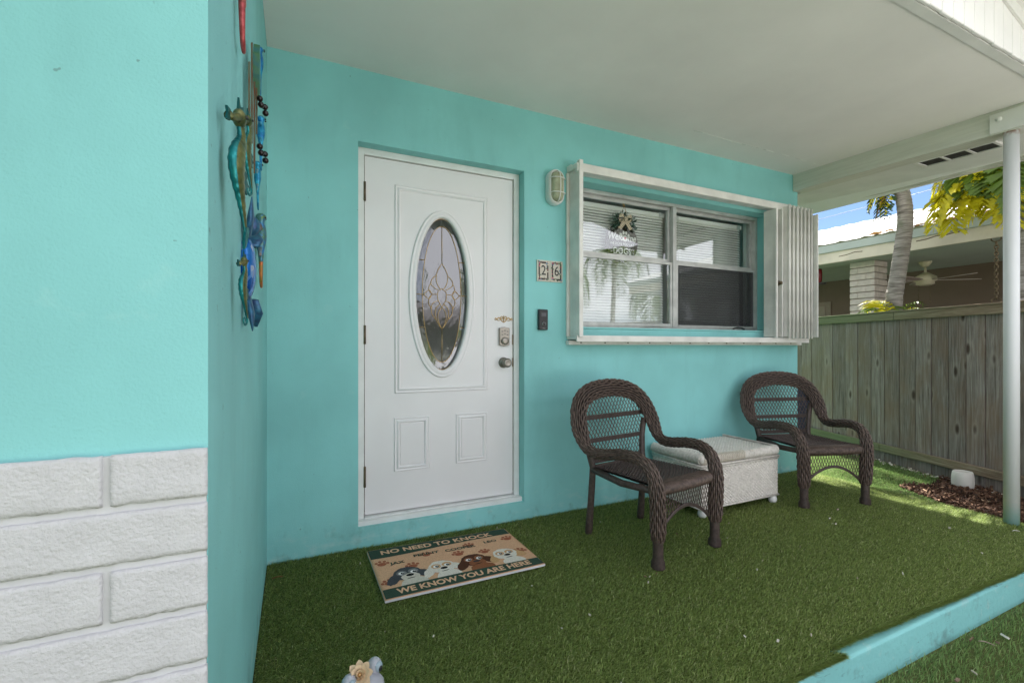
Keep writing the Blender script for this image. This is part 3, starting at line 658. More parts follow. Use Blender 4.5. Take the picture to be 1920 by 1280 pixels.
mb.tube([(1.2155, DY-.002, .150), (1.2155, DY-.004, .175), (1.2155, DY-.002, .198)], [.001, .0055, .001], 6); mb.build('gilt_ornament', M['gold'], door)
for z0_, z1_ in ((.812, .918), (.012, .117), (-.786, -.672)):
    mb = MB(); mb.tube([(.3605, DY-.013, z0_), (.3605, DY-.013, z1_)], .0065, 8); mb.box(.357, .364, DY-.012, DY+.002, z0_, z1_); mb.build('hinge', M['hinge'], door)
mb = MB(); mb.box(1.2755, 1.2815, DY-.004, DY+.004, -.13, -.075); mb.box(1.2755, 1.2815, DY-.004, DY+.004, .01, .075); mb.build('latch_strike', M['hinge'], dframe)

# ------------------------------------------------------------ window in its recess
GW = 2.728
XM = 2.693
wf = MB(); T_ = .028
for a, b, c, d in ((WO[0], WO[0]+T_, WO[2], WO[3]), (WO[1]-T_, WO[1], WO[2], WO[3]), (WO[0]+T_, WO[1]-T_, WO[3]-.026, WO[3]), (WO[0]+T_, WO[1]-T_, WO[2], WO[2]+.028), (XM-.018, XM+.018, WO[2]+.028, WO[3]-.026)):
    wf.box(a+.0004, b-.0004, GW-.004, GW+.06, c+.0004, d-.0004)
win = tag(wf.build('window', M['sash'], house, bev=.003), 'double aluminium sash window recessed in the turquoise wall')
ZR = .636
for (a, b, scr) in ((WO[0]+T_+.001, XM-.019, 0), (XM+.019, WO[1]-T_-.001, 1)):
    za, zb = WO[2]+.029, WO[3]-.027
    for (c, d, yy, up) in ((za, ZR+.018, GW+.002, 0), (ZR-.014, zb, GW+.030, 1)):
        if up: c2, d2 = ZR+.0185, zb
        else: c2, d2 = c, d
        mb = MB(); w = .022
        mb.box(a, a+w, yy, yy+.022, c2, d2); mb.box(b-w, b, yy, yy+.022, c2, d2); mb.box(a+w, b-w, yy, yy+.022, d2-.022, d2); mb.box(a+w, b-w, yy, yy+.022, c2, c2+.026)
        sash = mb.build('sash', M['sash'], win, bev=.0025)
        mb = MB(); mb.box(a+w-.003, b-w+.003, yy+.009, yy+.013, c2+.023, d2-.019); mb.build('pane', M['glass'], win)
    if scr:
        mb = MB(); mb.add([(a+.02, GW-.001, za+.02), (b-.02, GW-.001, za+.02), (b-.02, GW-.001, ZR), (a+.02, GW-.001, ZR)], [(0, 1, 2, 3)]); mb.build('insect_screen', M['screen'], win)
mb = MB(); mb.box(WO[0]+.002, WO[1]-.002, WY-.012, GW-.005, WO[2]-.001+.002, WO[2]+.012); mb.build('window_sill', M['teal'], win, bev=.003)
# blinds inside
def blind(name, x0, x1, label):
    b = tag(empty(name, ((x0+x1)/2, 2.825, .16)), label, 'blind', 'window blinds')
    mb = MB(); mb.box(x0, x1, 2.805, 2.845, 1.018, 1.050); mb.build('head_rail', M['blind'], b, bev=.003)
    mb = MB(); L = x1-x0-.012; nn = 6; w = .0125; vv = []
    for xx in (-L/2, L/2):
        for i in range(nn+1):
            t = -1+2*i/nn; c = .0022*(1-t*t); a = R(52)
            vv.append((xx, t*w*math.cos(a)-c*math.sin(a), t*w*math.sin(a)+c*math.cos(a)))
    mb.add(vv, [(i, i+1, nn+2+i, nn+1+i) for i in range(nn)], 0, True); sm = mb.mesh('slat', M['blind'])
    z_ = .19; k = 0
    while z_ < 1.01:
        o = inst('slat', sm, ((x0+x1)/2+random.uniform(-.001, .001), 2.825, z_), b); o.rotation_euler = (random.uniform(-.07, .07), random.uniform(-.0012, .0012), 0); z_ += .0205; k += 1
    mb = MB(); mb.box(x0, x1, 2.812, 2.838, .163, .176); mb.build('bottom_rail', M['blind'], b, bev=.003)
    for xx in (x0+.14, x1-.14):
        for yy in (2.811, 2.839): mb = MB(); mb.tube([(xx, yy, .17), (xx, yy, 1.02)], .0009, 4); mb.build('ladder_cord', M['blind'], b)
    mb = MB(); mb.tube([(x0+.08, 2.80, 1.01), (x0+.082, 2.798, .52)], .0035, 6); mb.build('tilt_wand', M['white_plastic'], b)
    mb = MB()
    for xx in (x0+.05, x1-.06): mb.box(xx, xx+.035, 2.80, 2.806, 1.016, 1.052)
    mb.build('rail_bracket', M['sash'], b)
blind('window_blind', 1.752, 2.665, 'cream venetian blind behind the glass with the welcome sign')
blind('window_blind', 2.722, 3.545, 'cream venetian blind behind the window half with the dark insect screen')
mb = MB(); mb.box(3.60, 3.64, 2.80, 2.832, .1, 1.1); mb.box(1.70, 1.745, 2.80, 2.832, .1, 1.1); mb.build('inner_jamb', M['frame'], win)

# ------------------------------------------------------------ accordion storm shutter
sh = tag(empty('storm_shutter', (2.8, WY, .02)), 'white aluminium accordion storm shutter folded open around the window', 'shutter')
SX0, SX1 = 1.640, 3.985; YF = 2.487
mb = MB()
mb.box(SX0-.005, SX1, YF+.03, WY-.001, 1.142, 1.172); mb.box(SX0-.005, SX1, YF, YF+.03, 1.118, 1.172); mb.box(SX0-.005, SX1, WY-.05, WY-.001, 1.172, 1.185)
mb.build('top_track', M['alum'], sh, bev=.003)
mb = MB(); mb.box(SX0-.005, SX1, YF+.02, WY-.001, .045, .062); mb.box(SX0-.005, SX1, YF+.005, YF+.02, .030, .070); mb.build('bottom_track', M['alum'], sh, bev=.002)
mb = MB(); mb.box(SX0-.012, SX1+.03, WY-.040, WY-.001, .010, .038); mb.build('sill_angle', M['alum'], sh, bev=.002)
mb = MB()
for k in range(12): mb.lathe([(.0045, 0), (.0045, -.004), (.001, -.006)], (1.72+k*.195, WY-.041, .024), 8, axis='y')
mb.build('track_screws', M['hinge'], sh)
mb = MB(); mb.box(SX0-.012, SX0+.022, WY-.016, WY-.001, .064, 1.14); mb.build('wall_channel', M['alum'], sh, bev=.002)
mb = MB(); mb.box(SX0+.006, SX0+.020, WY-.062, WY-.017, .064, 1.138); mb.box(SX0+.004, SX0+.016, YF+.022, WY-.063, .064, 1.117); mb.box(SX0+.004, SX0+.034, YF-.010, YF+.021, .058, 1.19); mb.build('starter_strip', M['alum'], sh, bev=.003)
# right stack: starter, locking strip and folded blades
zt, zb_ = 1.135, .075
mb = MB(); mb.box(3.520, 3.532, 2.475, 2.575, zb_, 1.112); mb.box(3.510, 3.528, 2.455, 2.474, zb_-.01, 1.112); mb.build('locking_strip', M['alum'], sh, bev=.003)
mb = MB(); mb.box(3.560, 3.571, 2.44, 2.56, zb_, 1.112); mb.build('locking_strip', M['alum'], sh, bev=.003)
mb = MB(); mb.lathe([(.014, 0), (.014, -.02), (.006, -.024)], (3.551, 2.46, .51), 10, axis='y'); mb.box(3.536, 3.557, 2.462, 2.50, .49, .53); mb.build('shutter_lock', M['hinge'], sh)
nb = 13; bx = 3.62
def blade_mesh(depth, lean):
    mb = MB(); a = [(0, 0), (lean*.5-.008, -depth*.5), (lean, -depth)]
    pr = [(0, 0), (lean*.30+.005, -depth*.3), (lean*.55-.004, -depth*.55), (lean, -depth)]
    for (x0, y0), (x1, y1) in zip(pr[:-1], pr[1:]):
        mb.add([(x0, y0, zb_), (x1, y1, zb_), (x1, y1, zt), (x0, y0, zt), (x0+.004, y0, zb_), (x1+.004, y1, zb_), (x1+.004, y1, zt), (x0+.004, y0, zt)], [(0, 1, 2, 3), (4, 7, 6, 5), (0, 4, 5, 1), (3, 2, 6, 7)])
    mb.tube([(lean, -depth, zb_-.012), (lean, -depth, zt+.012)], .0075, 8); mb.tube([(0, 0, zb_), (0, 0, zt)], .006, 8)
    return mb.mesh('shutter_blade', M['alum'])
bm_ = [blade_mesh(.085, .016), blade_mesh(.085, -.016)]
for k in range(nb):
    o = inst('shutter_blade', bm_[k % 2], (bx+.016*(k % 2), 2.520+random.uniform(-.003, .003), random.uniform(-.004, .004)), sh); bx += .0245
mb = MB(); mb.box(3.950, 3.962, 2.40, 2.59, zb_, 1.10); mb.build('end_strip', M['alum'], sh, bev=.003)
# ------------------------------------------------------------ small things on the door wall
wl_ = tag(empty('bulkhead_light', (1.535, WY, .92)), 'white oval caged bulkhead light on the wall beside the window', 'wall light')
def stadium(cx_, cz_, w, h, n=20):
    r = w; out = []
    for i in range(n): a = math.pi*i/(n-1); out.append((cx_+r*math.cos(a), cz_+(h-r)+r*math.sin(a)))
    for i in range(n): a = math.pi+math.pi*i/(n-1); out.append((cx_+r*math.cos(a), cz_-(h-r)+r*math.sin(a)))
    return out
LC = (1.527, 1.022)
def std_sweep(mb, layers, mi=0, cap=True):
    rings = [[(p[0], y, p[1]) for p in stadium(LC[0], LC[1], w, h)] for w, h, y in layers]; n = len(rings[0]); vv = [p for r in rings for p in r]
    ff = [(i*n+k, i*n+(k+1) % n, (i+1)*n+(k+1) % n, (i+1)*n+k) for i in range(len(rings)-1) for k in range(n)]
    if cap: ff.append(tuple((len(rings)-1)*n+k for k in range(n)))
    mb.add(vv, ff, mi, True)
mb = MB(); std_sweep(mb, [(.052, .108, WY), (.056, .112, WY-.012), (.056, .112, WY-.05), (.052, .108, WY-.058), (.043, .098, WY-.058), (.042, .097, WY-.045)], cap=False); mb.build('light_body', M['white_plastic'], wl_)
mb = MB(); std_sweep(mb, [(.042, .097, WY-.045), (.041, .095, WY-.062), (.034, .085, WY-.082), (.018, .06, WY-.092)]); mb.build('lens', pm('ribbed_frosted_lens', S(168, 170, 142), .25, var=.15, vs_=30, bump=.5, bs=150, bd=.004), wl_)
mb = MB()
for zz in (LC[1]+.048, LC[1]-.045): mb.tube(spline([(LC[0]-.05, WY-.056, zz), (LC[0]-.042, WY-.086, zz), (LC[0], WY-.100, zz), (LC[0]+.042, WY-.086, zz), (LC[0]+.05, WY-.056, zz)], 6), .003, 6)
mb.tube(spline([(LC[0], WY-.056, LC[1]+.104), (LC[0], WY-.088, LC[1]+.085), (LC[0], WY-.103, LC[1]+.04), (LC[0], WY-.103, LC[1]-.04), (LC[0], WY-.088, LC[1]-.085), (LC[0], WY-.056, LC[1]-.104)], 6), .003, 6)
mb.tube([(p[0], WY-.060, p[1]) for p in stadium(LC[0], LC[1], .048, .104)], .004, 6, closed=True); mb.build('wire_cage', M['white_plastic'], wl_)

def tile(x0, ch, label):
    e = tag(empty('number_tile', (x0+.048, WY, .415)), label, 'number tile', 'house number tiles')
    z0, z1, x1 = .417, .554, x0+.0935
    mb = MB(); mb.box(x0, x1, WY-.009, WY-.0005, z0, z1); mb.build('tile', pm('glazed_tile', S(206, 198, 184), .25, var=.05), e, bev=.002)
    mb = MB()
    r = random.Random(ord(ch)); fn = lambda p, q, d=0: (p, WY-.0093-d, q)
    for a, b, c, d in ((x0+.010, x0+.021, z0+.010, z1-.010), (x1-.021, x1-.010, z0+.010, z1-.010), (x0+.021, x1-.021, z0+.010, z0+.022), (x0+.021, x1-.021, z1-.022, z1-.010)):
        mb.add([fn(a, c), fn(b, c), fn(b, d), fn(a, d)], [(0, 1, 2, 3)], 0)
    for k in range(46):
        s_ = r.choice('tblr'); u, w = r.random(), r.uniform(.007, .027)
        px = lerp(x0+.010, x1-.010, u) if s_ in 'tb' else (x0+w if s_ == 'l' else x1-w); pz = lerp(z0+.012, z1-.012, u) if s_ in 'lr' else (z0+w if s_ == 'b' else z1-w)
        ra = r.uniform(.0022, .005); mb.add([fn(px+ra*math.cos(a), pz+ra*1.1*math.sin(a), .0002+k*.000012) for a in np.linspace(0, 5.5, 7)], [tuple(range(7))], r.choice([1, 1, 2, 3, 4, 4]))
    put_text(mb, ch, .088, lambda p, q: fn((x0+x1)/2+p*.85, (z0+z1)/2+q, .0012), 5, offset=.0006)
    mb.build('painted_number', [pm('tile_brown', S(60, 48, 40), .3), pm('tile_green', S(58, 96, 60), .3), pm('tile_pink', S(206, 96, 112), .3), pm('tile_blue', S(110, 140, 170), .3), pm('tile_cream', S(210, 200, 180), .3), pm('tile_black', S(28, 27, 26), .3)], e)
tile(1.409, '2', 'ceramic number tile on the left, its two in a flowered border')
tile(1.506, '6', 'ceramic number tile nearer the window, its six in a flowered border')

bell = tag(empty('video_doorbell', (1.446, WY, .10)), 'slim black video doorbell on the wall below the number tiles', 'doorbell')
mb = MB(); mb.box(1.415, 1.480, WY-.026, WY-.0005, .104, .236); mb.build('doorbell_body', M['black'], bell, bev=.006)
mb = MB(); mb.lathe([(.011, 0), (.0135, -.002), (.011, -.004)], (1.449, WY-.0255, .142), 24, axis='y', caps=False); mb.build('button_ring', pm('ring_glow_silver', (.75, .75, .74), .3, .6), bell)
mb = MB(); mb.box(1.430, 1.466, WY-.0275, WY-.0255, .190, .214); mb.build('camera_window', pm('lens_grey', (.10, .10, .11), .15), bell, bev=.003)
mb = MB(); put_text(mb, 'ring', .013, lambda p, q: (1.449+p, WY-.0264, .116+q)); mb.build('lettering', pm('grey_print', (.35, .35, .35), .5), bell)

# sunglasses-like dark thing on the window sill
it = MB(); c = Vector((3.27, WY-.002, .141))
it.tube(spline([c+Vector((-.06, 0, 0)), c+Vector((-.02, -.004, .008)), c+Vector((.03, 0, .008)), c+Vector((.075, .01, -.002))], 6), [.012]*19, 8, flat=.5)
it.tube(spline([c+Vector((-.02, .02, .006)), c+Vector((.03, .025, .014)), c+Vector((.08, .02, .004))], 5), .005, 6)
tag(it.build('folded_sunglasses', M['black']), 'small black folded object lying on the window sill', 'glasses')

# ------------------------------------------------------------ welcome sign hung inside the left glass
sg = tag(empty('welcome_sign', (2.222, 2.775, .64)), 'round dark wooden welcome sign with greenery and bow in the window', 'sign')
SY = 2.776; SC = (2.222, .774); SRr = .148
mb = MB(); mb.lathe([(SRr-.002, 0), (SRr, .002), (SRr, .008), (SRr-.002, .010)], (SC[0], SY, SC[1]), 48, axis='y'); mb.build('sign_board', pm('dark_stained_wood', S(52, 42, 36), .6, var=.3, vs_=25), sg)
fs = lambda p, q, d=.0008: (SC[0]+p, SY-d, SC[1]+q)
mb = MB()
put_text(mb, 'Welc', .080, lambda p, q: fs(p*.80-.066, q+.040), 0, offset=.0012, shear=.25); put_text(mb, 'me', .078, lambda p, q: fs(p*.80+.088, q+.036), 0, offset=.0012, shear=.25)
put_text(mb, 'WE HOPE YOU LIKE', .027, lambda p, q: fs(p*.92, q-.012), 0, offset=.0002); put_text(mb, 'DOGS', .066, lambda p, q: fs(p*.86, q-.066), 0, offset=.0008, spacing=1.12)
def disc(mb, c, a, b, fn, mi, n=14, rot=0): mb.add([fn(c[0]+a*math.cos(t)*math.cos(rot)-b*math.sin(t)*math.sin(rot), c[1]+a*math.cos(t)*math.sin(rot)+b*math.sin(t)*math.cos(rot)) for t in [2*math.pi*i/n for i in range(n)]], [tuple(range(n))], mi)
disc(mb, (.026, .032), .026, .023, lambda p, q: fs(p, q, .0010), 0)
for k, (a, b) in enumerate(((-.010, .056), (.012, .074), (.036, .074), (.058, .056))): disc(mb, (a, b), .0095, .014, lambda p, q: fs(p, q, .0012), 0)
hh = lambda p, q: fs(p, q, .0018); mb.add([hh(.026, .020), hh(.038, .036), hh(.036, .042), hh(.030, .043), hh(.026, .038), hh(.022, .043), hh(.016, .042), hh(.014, .036)], [tuple(range(8))], 1)
mb.build('lettering', [pm('white_lettering', (.78, .77, .74), .6), pm('red_heart', S(196, 50, 40), .6)], sg)
mb = MB(); r = random.Random(3)
for k in range(260):
    a = r.uniform(-.95, .95); cx_ = SC[0]+math.sin(a)*.155*r.uniform(.55, 1.0); cz_ = SC[1]+.105+.065*math.cos(a*1.3)+r.uniform(-.045, .05)
    d = Vector((r.uniform(-1, 1), r.uniform(-.9, .1), r.uniform(-1, 1))).normalized(); l = r.uniform(.016, .034); s_ = d.orthogonal().normalized()*l*.32
    p = Vector((cx_, SY-.006-r.uniform(0, .018), cz_)); nn = d.cross(s_).normalized()*.003
    mb.add([p, p+d*l*.5+s_+nn, p+d*l, p+d*l*.5-s_+nn], [(0, 1, 2), (0, 2, 3)], 0 if r.random() < .7 else 1)
mb.build('greenery', [m_leaf('eucalyptus_dark', S(62, 92, 74), .2), m_leaf('eucalyptus_pale', S(138, 168, 150), .2)], sg)
def m_check():
    t = NT('checked_ribbon'); t.set(.8); ck = t.n('TexChecker'); ck.inputs['Scale'].default_value = 95; ck.inputs[1].default_value = (*S(196, 184, 158), 1); ck.inputs[2].default_value = (*S(52, 46, 42), 1)
    t.l(t.coord(), ck.inputs[0]); t.color(t.mix(.62, ck.outputs[0], S(186, 172, 146))); return t.m
bc = Vector((SC[0]+.0, SY-.030, SC[1]+.165)); mb = MB()
for s_ in (-1, 1):
    lp = spline([bc, bc+Vector((s_*.03, -.018, .022)), bc+Vector((s_*.058, -.010, .014)), bc+Vector((s_*.045, .0, -.010)), bc], 6)
    mb.add([q+Vector((0, 0, .012)) for q in lp]+[q-Vector((0, 0, .012)) for q in lp], [(i, i+1, len(lp)+i+1, len(lp)+i) for i in range(len(lp)-1)], 0, True)
    tl_ = spline([bc, bc+Vector((s_*.022, -.008, -.035)), bc+Vector((s_*.052, -.004, -.072))], 5); w = Vector((.015, 0, .006*s_))
    mb.add([q+w for q in tl_]+[q-w for q in tl_], [(i, i+1, len(tl_)+i+1, len(tl_)+i) for i in range(len(tl_)-1)], 0, True)
mb.ball(bc+Vector((0, -.010, 0)), (.014, .010, .018), 10, 7); mb.build('bow', m_check(), sg)
mb = MB(); mb.tube([(SC[0]-.045, SY-.004, SC[1]+.15), (SC[0]+.012, SY-.012, SC[1]+.275), (SC[0]+.05, SY-.004, SC[1]+.15)], .0022, 5); mb.lathe([(.012, 0), (.012, -.004)], (SC[0]+.012, SY+.0, SC[1]+.282), 12, axis='y'); mb.build('twine', pm('jute_twine', S(178, 136, 80), .9), sg)

# ------------------------------------------------------------ door mat
mat = tag(empty('door_mat', ((MAT0[0]+MAT1[0])/2, 2.25, G-.02)), 'tan printed door mat with four dogs and lettered green bands', 'door mat')
mc = [(MAT0[0], 2.512), (MAT0[0]+.002, 1.989), (MAT1[0], 1.992), (MAT1[0]-.001, 2.484)]     # back left, front left, front right, back right
MW, MH = .774, .51; MZ = G+.004
def lift(s_, t_): return 0
def mm(x, y, d=0):   # mat units: x 0..MW, y 0..MH from the front edge
    s_, t_ = x/MW, y/MH; f = (lerp(mc[1][0], mc[2][0], s_), lerp(mc[1][1], mc[2][1], s_)); b = (lerp(mc[0][0], mc[3][0], s_), lerp(mc[0][1], mc[3][1], s_))
    return (lerp(f[0], b[0], t_), lerp(f[1], b[1], t_), MZ+d+lift(s_, t_))
def matgrid(mb, x0, x1, y0, y1, d, mi, nx=24, ny=4, wav=None):
    vv = []; W = nx+1
    for j in range(ny+1):
        for i in range(nx+1):
            x = lerp(x0, x1, i/nx); yb = y0; yt = y1
            if wav: yb = y0+wav(x) if wav and y0 > .2 else y0; yt = y1 if y0 > .2 else y1+wav(x)
            vv.append(mm(x, lerp(yb, yt, j/ny), d))
    mb.add(vv, [(j*W+i, j*W+i+1, (j+1)*W+i+1, (j+1)*W+i) for j in range(ny) for i in range(nx)], mi, True)
mb = MB(); matgrid(mb, 0, MW, 0, MH, 0, 0, 40, 12)
n0 = len(mb.v); W = 41; rim = list(range(W))+[j*W+40 for j in range(1, 13)]+[12*W+i for i in range(39, -1, -1)]+[j*W for j in range(11, 0, -1)]
mb.add([(mb.v[i][0], mb.v[i][1], mb.v[i][2]-.010) for i in rim], [], 0)
for a in range(len(rim)): b = (a+1) % len(rim); mb.f.append((rim[b], rim[a], n0+a, n0+b)); mb.m.append(1); mb.s.append(False)
def m_mat(c, nm):
    t = NT(nm); t.set(.95, 0, .1); v = t.coord(); k = t.ramp(t.noise(v, 260, 2, .7), [(.3, tuple(x*.72 for x in c)), (.7, tuple(min(1, x*1.2) for x in c))])
    t.color(t.mix(t.ramp(t.noise(v, 5, 3), [(.5, 0), (.8, .25)]), k, tuple(x*.75 for x in c))); t.bump(t.noise(v, 420, 2), .5, .002); return t.m
mb.build('mat_pile', [m_mat(S(214, 170, 136), 'tan_mat_pile'), pm('white_mat_edge', (.62, .62, .62), .8)], mat)
mb = MB(); wv = lambda x: .010*math.sin(x*5.5+2.6)
matgrid(mb, .004, MW-.004, .405, MH-.004, .0006, 0, 40, 3, lambda x: -.018*math.cos((x/MW-.1)*4.2)*(1 if x/MW < .5 else .55)+.012)
put_text(mb, 'NO NEED TO KNOCK', .062, lambda p, q: mm(MW*.470+p*.98, .456+q, .0012), 1, offset=.0020)
for w_, x_, y_ in (('JAX', .118, .318), ('PENNY', .272, .358), ('COOPER', .452, .350), ('LEO', .628, .366)): put_text(mb, w_, .036, lambda p, q: mm(x_+p*1.15, y_+q, .0014), 0, offset=.0012)
L_ = [0.0009]
def blob(cx_, cy_, a, b, mi, rot=0, n=18, jag=0, seed=0):
    L_[0] += .000012; d = L_[0]; r = random.Random(seed*7+mi)
    mb.add([mm(cx_+k_*(a*math.cos(t)*math.cos(rot)-b*math.sin(t)*math.sin(rot)), cy_+k_*(a*math.cos(t)*math.sin(rot)+b*math.sin(t)*math.cos(rot)), d) for t, k_ in [(2*math.pi*i/n, 1+jag*r.uniform(-1, 1)) for i in range(n)]], [tuple(range(n))], mi)
def paw(x, y, s_, rot=0):
    blob(x, y, .020*s_, .016*s_, 2)
    for k, (a, b) in enumerate(((-.025, .012), (-.010, .026), (.010, .026), (.025, .012))): blob(x+s_*(a*math.cos(rot)-b*math.sin(rot)), y+s_*(a*math.sin(rot)+b*math.cos(rot)), .0075*s_, .0095*s_, 2)
for x, y, s_, r_ in ((.045, .330, 1.1, -.2), (.180, .255, 1.1, .1), (.270, .345, 1.0, 0), (.425, .285, 1.1, .2), (.505, .362, 1.0, 0), (.555, .255, 1.0, 0), (.730, .360, 1.1, .2), (.725, .185, 1.1, -.4), (.045, .135, 1.1, .3)): paw(x, y, s_, r_)
def dog(x, s_, fur, face, ear, chest, nose=9, brow=None, seed=1):
    y = .178
    blob(x+.012*s_, .095, .056*s_, .05*s_, chest, jag=.05, n=26, seed=seed)
    blob(x-.062*s_, y-.018*s_, .024*s_, .048*s_, ear, -.55, jag=.08, n=22, seed=seed+1); blob(x+.062*s_, y-.006*s_, .026*s_, .046*s_, ear, .75, jag=.08, n=22, seed=seed+2)
    blob(x, y+.012*s_, .060*s_, .058*s_, fur, jag=.045, n=30, seed=seed+3)
    blob(x+.006*s_, y-.018*s_, .040*s_, .030*s_, face, jag=.04, n=24, seed=seed+4); blob(x-.024*s_, y+.022*s_, .022*s_, .021*s_, brow or face); blob(x+.026*s_, y+.026*s_, .022*s_, .021*s_, brow or face)
    for dx in (-.024, .026): blob(x+dx*s_, y+.020*s_, .0135*s_, .0125*s_, 8); blob(x+(dx+.004)*s_, y+.019*s_, .0085*s_, .009*s_, 9); blob(x+(dx+.006)*s_, y+.023*s_, .0026*s_, .0026*s_, 8)
    blob(x+.006*s_, y-.004*s_, .0165*s_, .0105*s_, nose); blob(x+.006*s_, y-.030*s_, .018*s_, .0028*s_, 9, .1); blob(x+.004*s_, y-.052*s_, .030*s_, .012*s_, chest, jag=.05, seed=seed+6)
dog(.140, 1.12, 3, 4, 3, 4, 9, 10, 1); dog(.305, 1.08, 5, 5, 5, 5, 9, 6, 11); dog(.472, 1.10, 7, 11, 7, 11, 12, 11, 21); dog(.640, 1.05, 5, 5, 6, 5, 9, 6, 31)
matgrid(mb, .004, MW-.004, .004, .080, .0036, 0, 40, 3, lambda x: .008*math.sin(x/MW*3.4+.2))
put_text(mb, 'WE KNOW YOU ARE HERE', .060, lambda p, q: mm(MW*.5+p*.89, .044+q, .0042), 1, offset=.0020)
mb.build('mat_print', [m_mat(S(58, 78, 66), 'mat_green_print'), m_mat(S(220, 180, 146), 'mat_letter_tan'), m_mat(S(160, 98, 74), 'mat_paw_rust'), m_mat(S(72, 76, 80), 'mat_grey_fur'), m_mat(S(206, 198, 184), 'mat_pale_fur'),
    m_mat(S(222, 214, 202), 'mat_white_fur'), m_mat(S(200, 160, 116), 'mat_cream_fur'), m_mat(S(84, 54, 40), 'mat_brown_fur'), m_mat(S(236, 234, 230), 'mat_eye_white'), m_mat(S(34, 34, 34), 'mat_black'), m_mat(S(120, 122, 122), 'mat_grey_light'), m_mat(S(140, 90, 62), 'mat_tan_fur'), m_mat(S(70, 62, 62), 'mat_nose_grey')], mat)

# ------------------------------------------------------------ wicker chairs
def chair_parts(root):
    H = [(.235, -.245, .135), (.238, -.247, .22), (.243, -.248, .33), (.249, -.238, .425), (.257, -.200, .492), (.266, -.135, .522), (.276, -.04, .522), (.287, .06, .505), (.297, .135, .500), (.305, .190, .525), (.309, .225, .585), (.305, .250, .645), (.285, .275, .712), (.240, .297, .770), (.170, .312, .808), (.085, .320, .826), (0, .322, .831)]
    P = spline(H, 12); L = len(P); cum = [0]
    for i in range(1, L): cum.append(cum[-1]+(P[i]-P[i-1]).length)
    tot = cum[-1]
    # resample evenly
    step = .0065; N = int(tot/step); Q = []; j = 0
    for k in range(N+1):
        s_ = tot*k/N
        while j < L-2 and cum[j+1] < s_: j += 1
        t = (s_-cum[j])/max(1e-9, cum[j+1]-cum[j]); Q.append(P[j].lerp(P[j+1], min(1, t)))
    nb_ = Vector((0, -.965, .26)).normalized(); fr = []
    sarch = None
    for i in range(N+1):
        T = (Q[min(i+1, N)]-Q[max(i-1, 0)]).normalized(); s_ = tot*i/N; k = max(0, min(1, (s_/tot-.56)/.12)); k = k*k*(3-2*k)
        n1 = Vector((0, -T.z, T.y)); n1 = n1.normalized() if n1.length > .2 else nb_
        nn = n1.lerp(nb_, k); A = T.cross(nn).normalized(); B = A.cross(T).normalized()
        f = s_/tot
        ra = .0345 if f < .18 else lerp(.0345, .026, min(1, (f-.18)/.12)); ra = lerp(ra, .050, k); rb = .032 if f < .18 else lerp(.032, .024, min(1, (f-.18)/.12)); rb = lerp(rb, .024, k)
        if f < .03: ra *= lerp(.75, 1, f/.03); rb *= lerp(.75, 1, f/.03)
        fr.append((Q[i], A, B, ra, rb))
    nk = 20
    def roll(sx, name):
        core = MB(); vv = []; n = 14
        for (p, A, B, ra, rb) in fr[::4]+[fr[-1]]:
            for k in range(n):
                a = 2*math.pi*k/n; q = p+A*math.cos(a)*(ra-.006)+B*math.sin(a)*(rb-.006); vv.append((q.x*sx, q.y, q.z))
        R_ = len(vv)//n; core.add(vv, [(i*n+k, i*n+(k+1) % n, (i+1)*n+(k+1) % n, (i+1)*n+k) for i in range(R_-1) for k in range(n)]+[tuple(range(n))], 1, True)
        for k in range(nk):
            a0 = 2*math.pi*k/nk; pth = []
            for i, (p, A, B, ra, rb) in enumerate(fr):
                s_ = tot*i/N; ph = 2*math.pi*s_/.062+math.pi*k; w = .0036*math.sin(ph); a = a0+.014*math.sin(ph+1.2)
                q = p+A*math.cos(a)*(ra+w)+B*math.sin(a)*(rb+w); pth.append((q.x*sx, q.y, q.z))
            core.tube(pth, .0050, 4, caps=False)
        return core.build(name, [M['wicker'], M['wicker_core']], root)
    roll(-1, 'arm_roll'); roll(1, 'arm_roll')
    # front feet: wrapped lower legs
    for sx in (-1, 1):
        mb = MB(); prof = []; z = .0
        for k in range(40):
            zz = .002+k*.0042; base = .0325 if zz < .030 else (.0255 if zz > .045 else lerp(.0325, .0255, (zz-.03)/.015))
            prof += [(base-.0016, zz), (base+(.0018 if zz < .045 else .0006), zz+.0021)]
        mb.lathe(prof, (sx*.235, -.245, 0), 14); mb.build('front_leg', M['wrap'], root)
    for sx in (-1, 1):
        mb = MB(); mb.tube([(sx*.222, .262, 0), (sx*.2215, .258, .03), (sx*.2185, .245, .18), (sx*.212, .235, .385), (sx*.216, .243, .42), (sx*.238, .262, .53), (sx*.262, .268, .63)], [.021, .0225, .0195, .019, .019, .018, .018], 12); mb.build('back_post', M['wrap'], root)
        mb = MB(); mb.tube([(sx*.236, -.21, .372), (sx*.225, 0, .355), (sx*.213, .235, .375)], .019, 10); mb.build('seat_rail', M['wrap'], root)
    mb = MB(); mb.tube([(-.21, .236, .385), (.21, .236, .385)], .016, 10); mb.build('seat_back_rail', M['wrap'], root)
    # seat weave
    mb = MB(); rows = 46; cols = 64
    def sp(u, v): # u -1..1, v 0 front..1 back
        hw = lerp(.228, .205, v); return Vector((u*hw, lerp(-.215, .225, v), .392-.010*math.sin(math.pi*v)*(1-u*u)+.006*(1-v)))
    for i in range(rows):
        v = (i+.5)/rows; pth = [];
        for k in range(cols+1):
            u = -1+2*k/cols; ph = (k//2+(i//2) % 3*1) % 3
            p = sp(u, v); p.z += .0028*math.sin(k*math.pi/2+(i % 2)*math.pi); pth.append(p)
        mb.tube(pth, .0042, 4, caps=False, flat=.55)
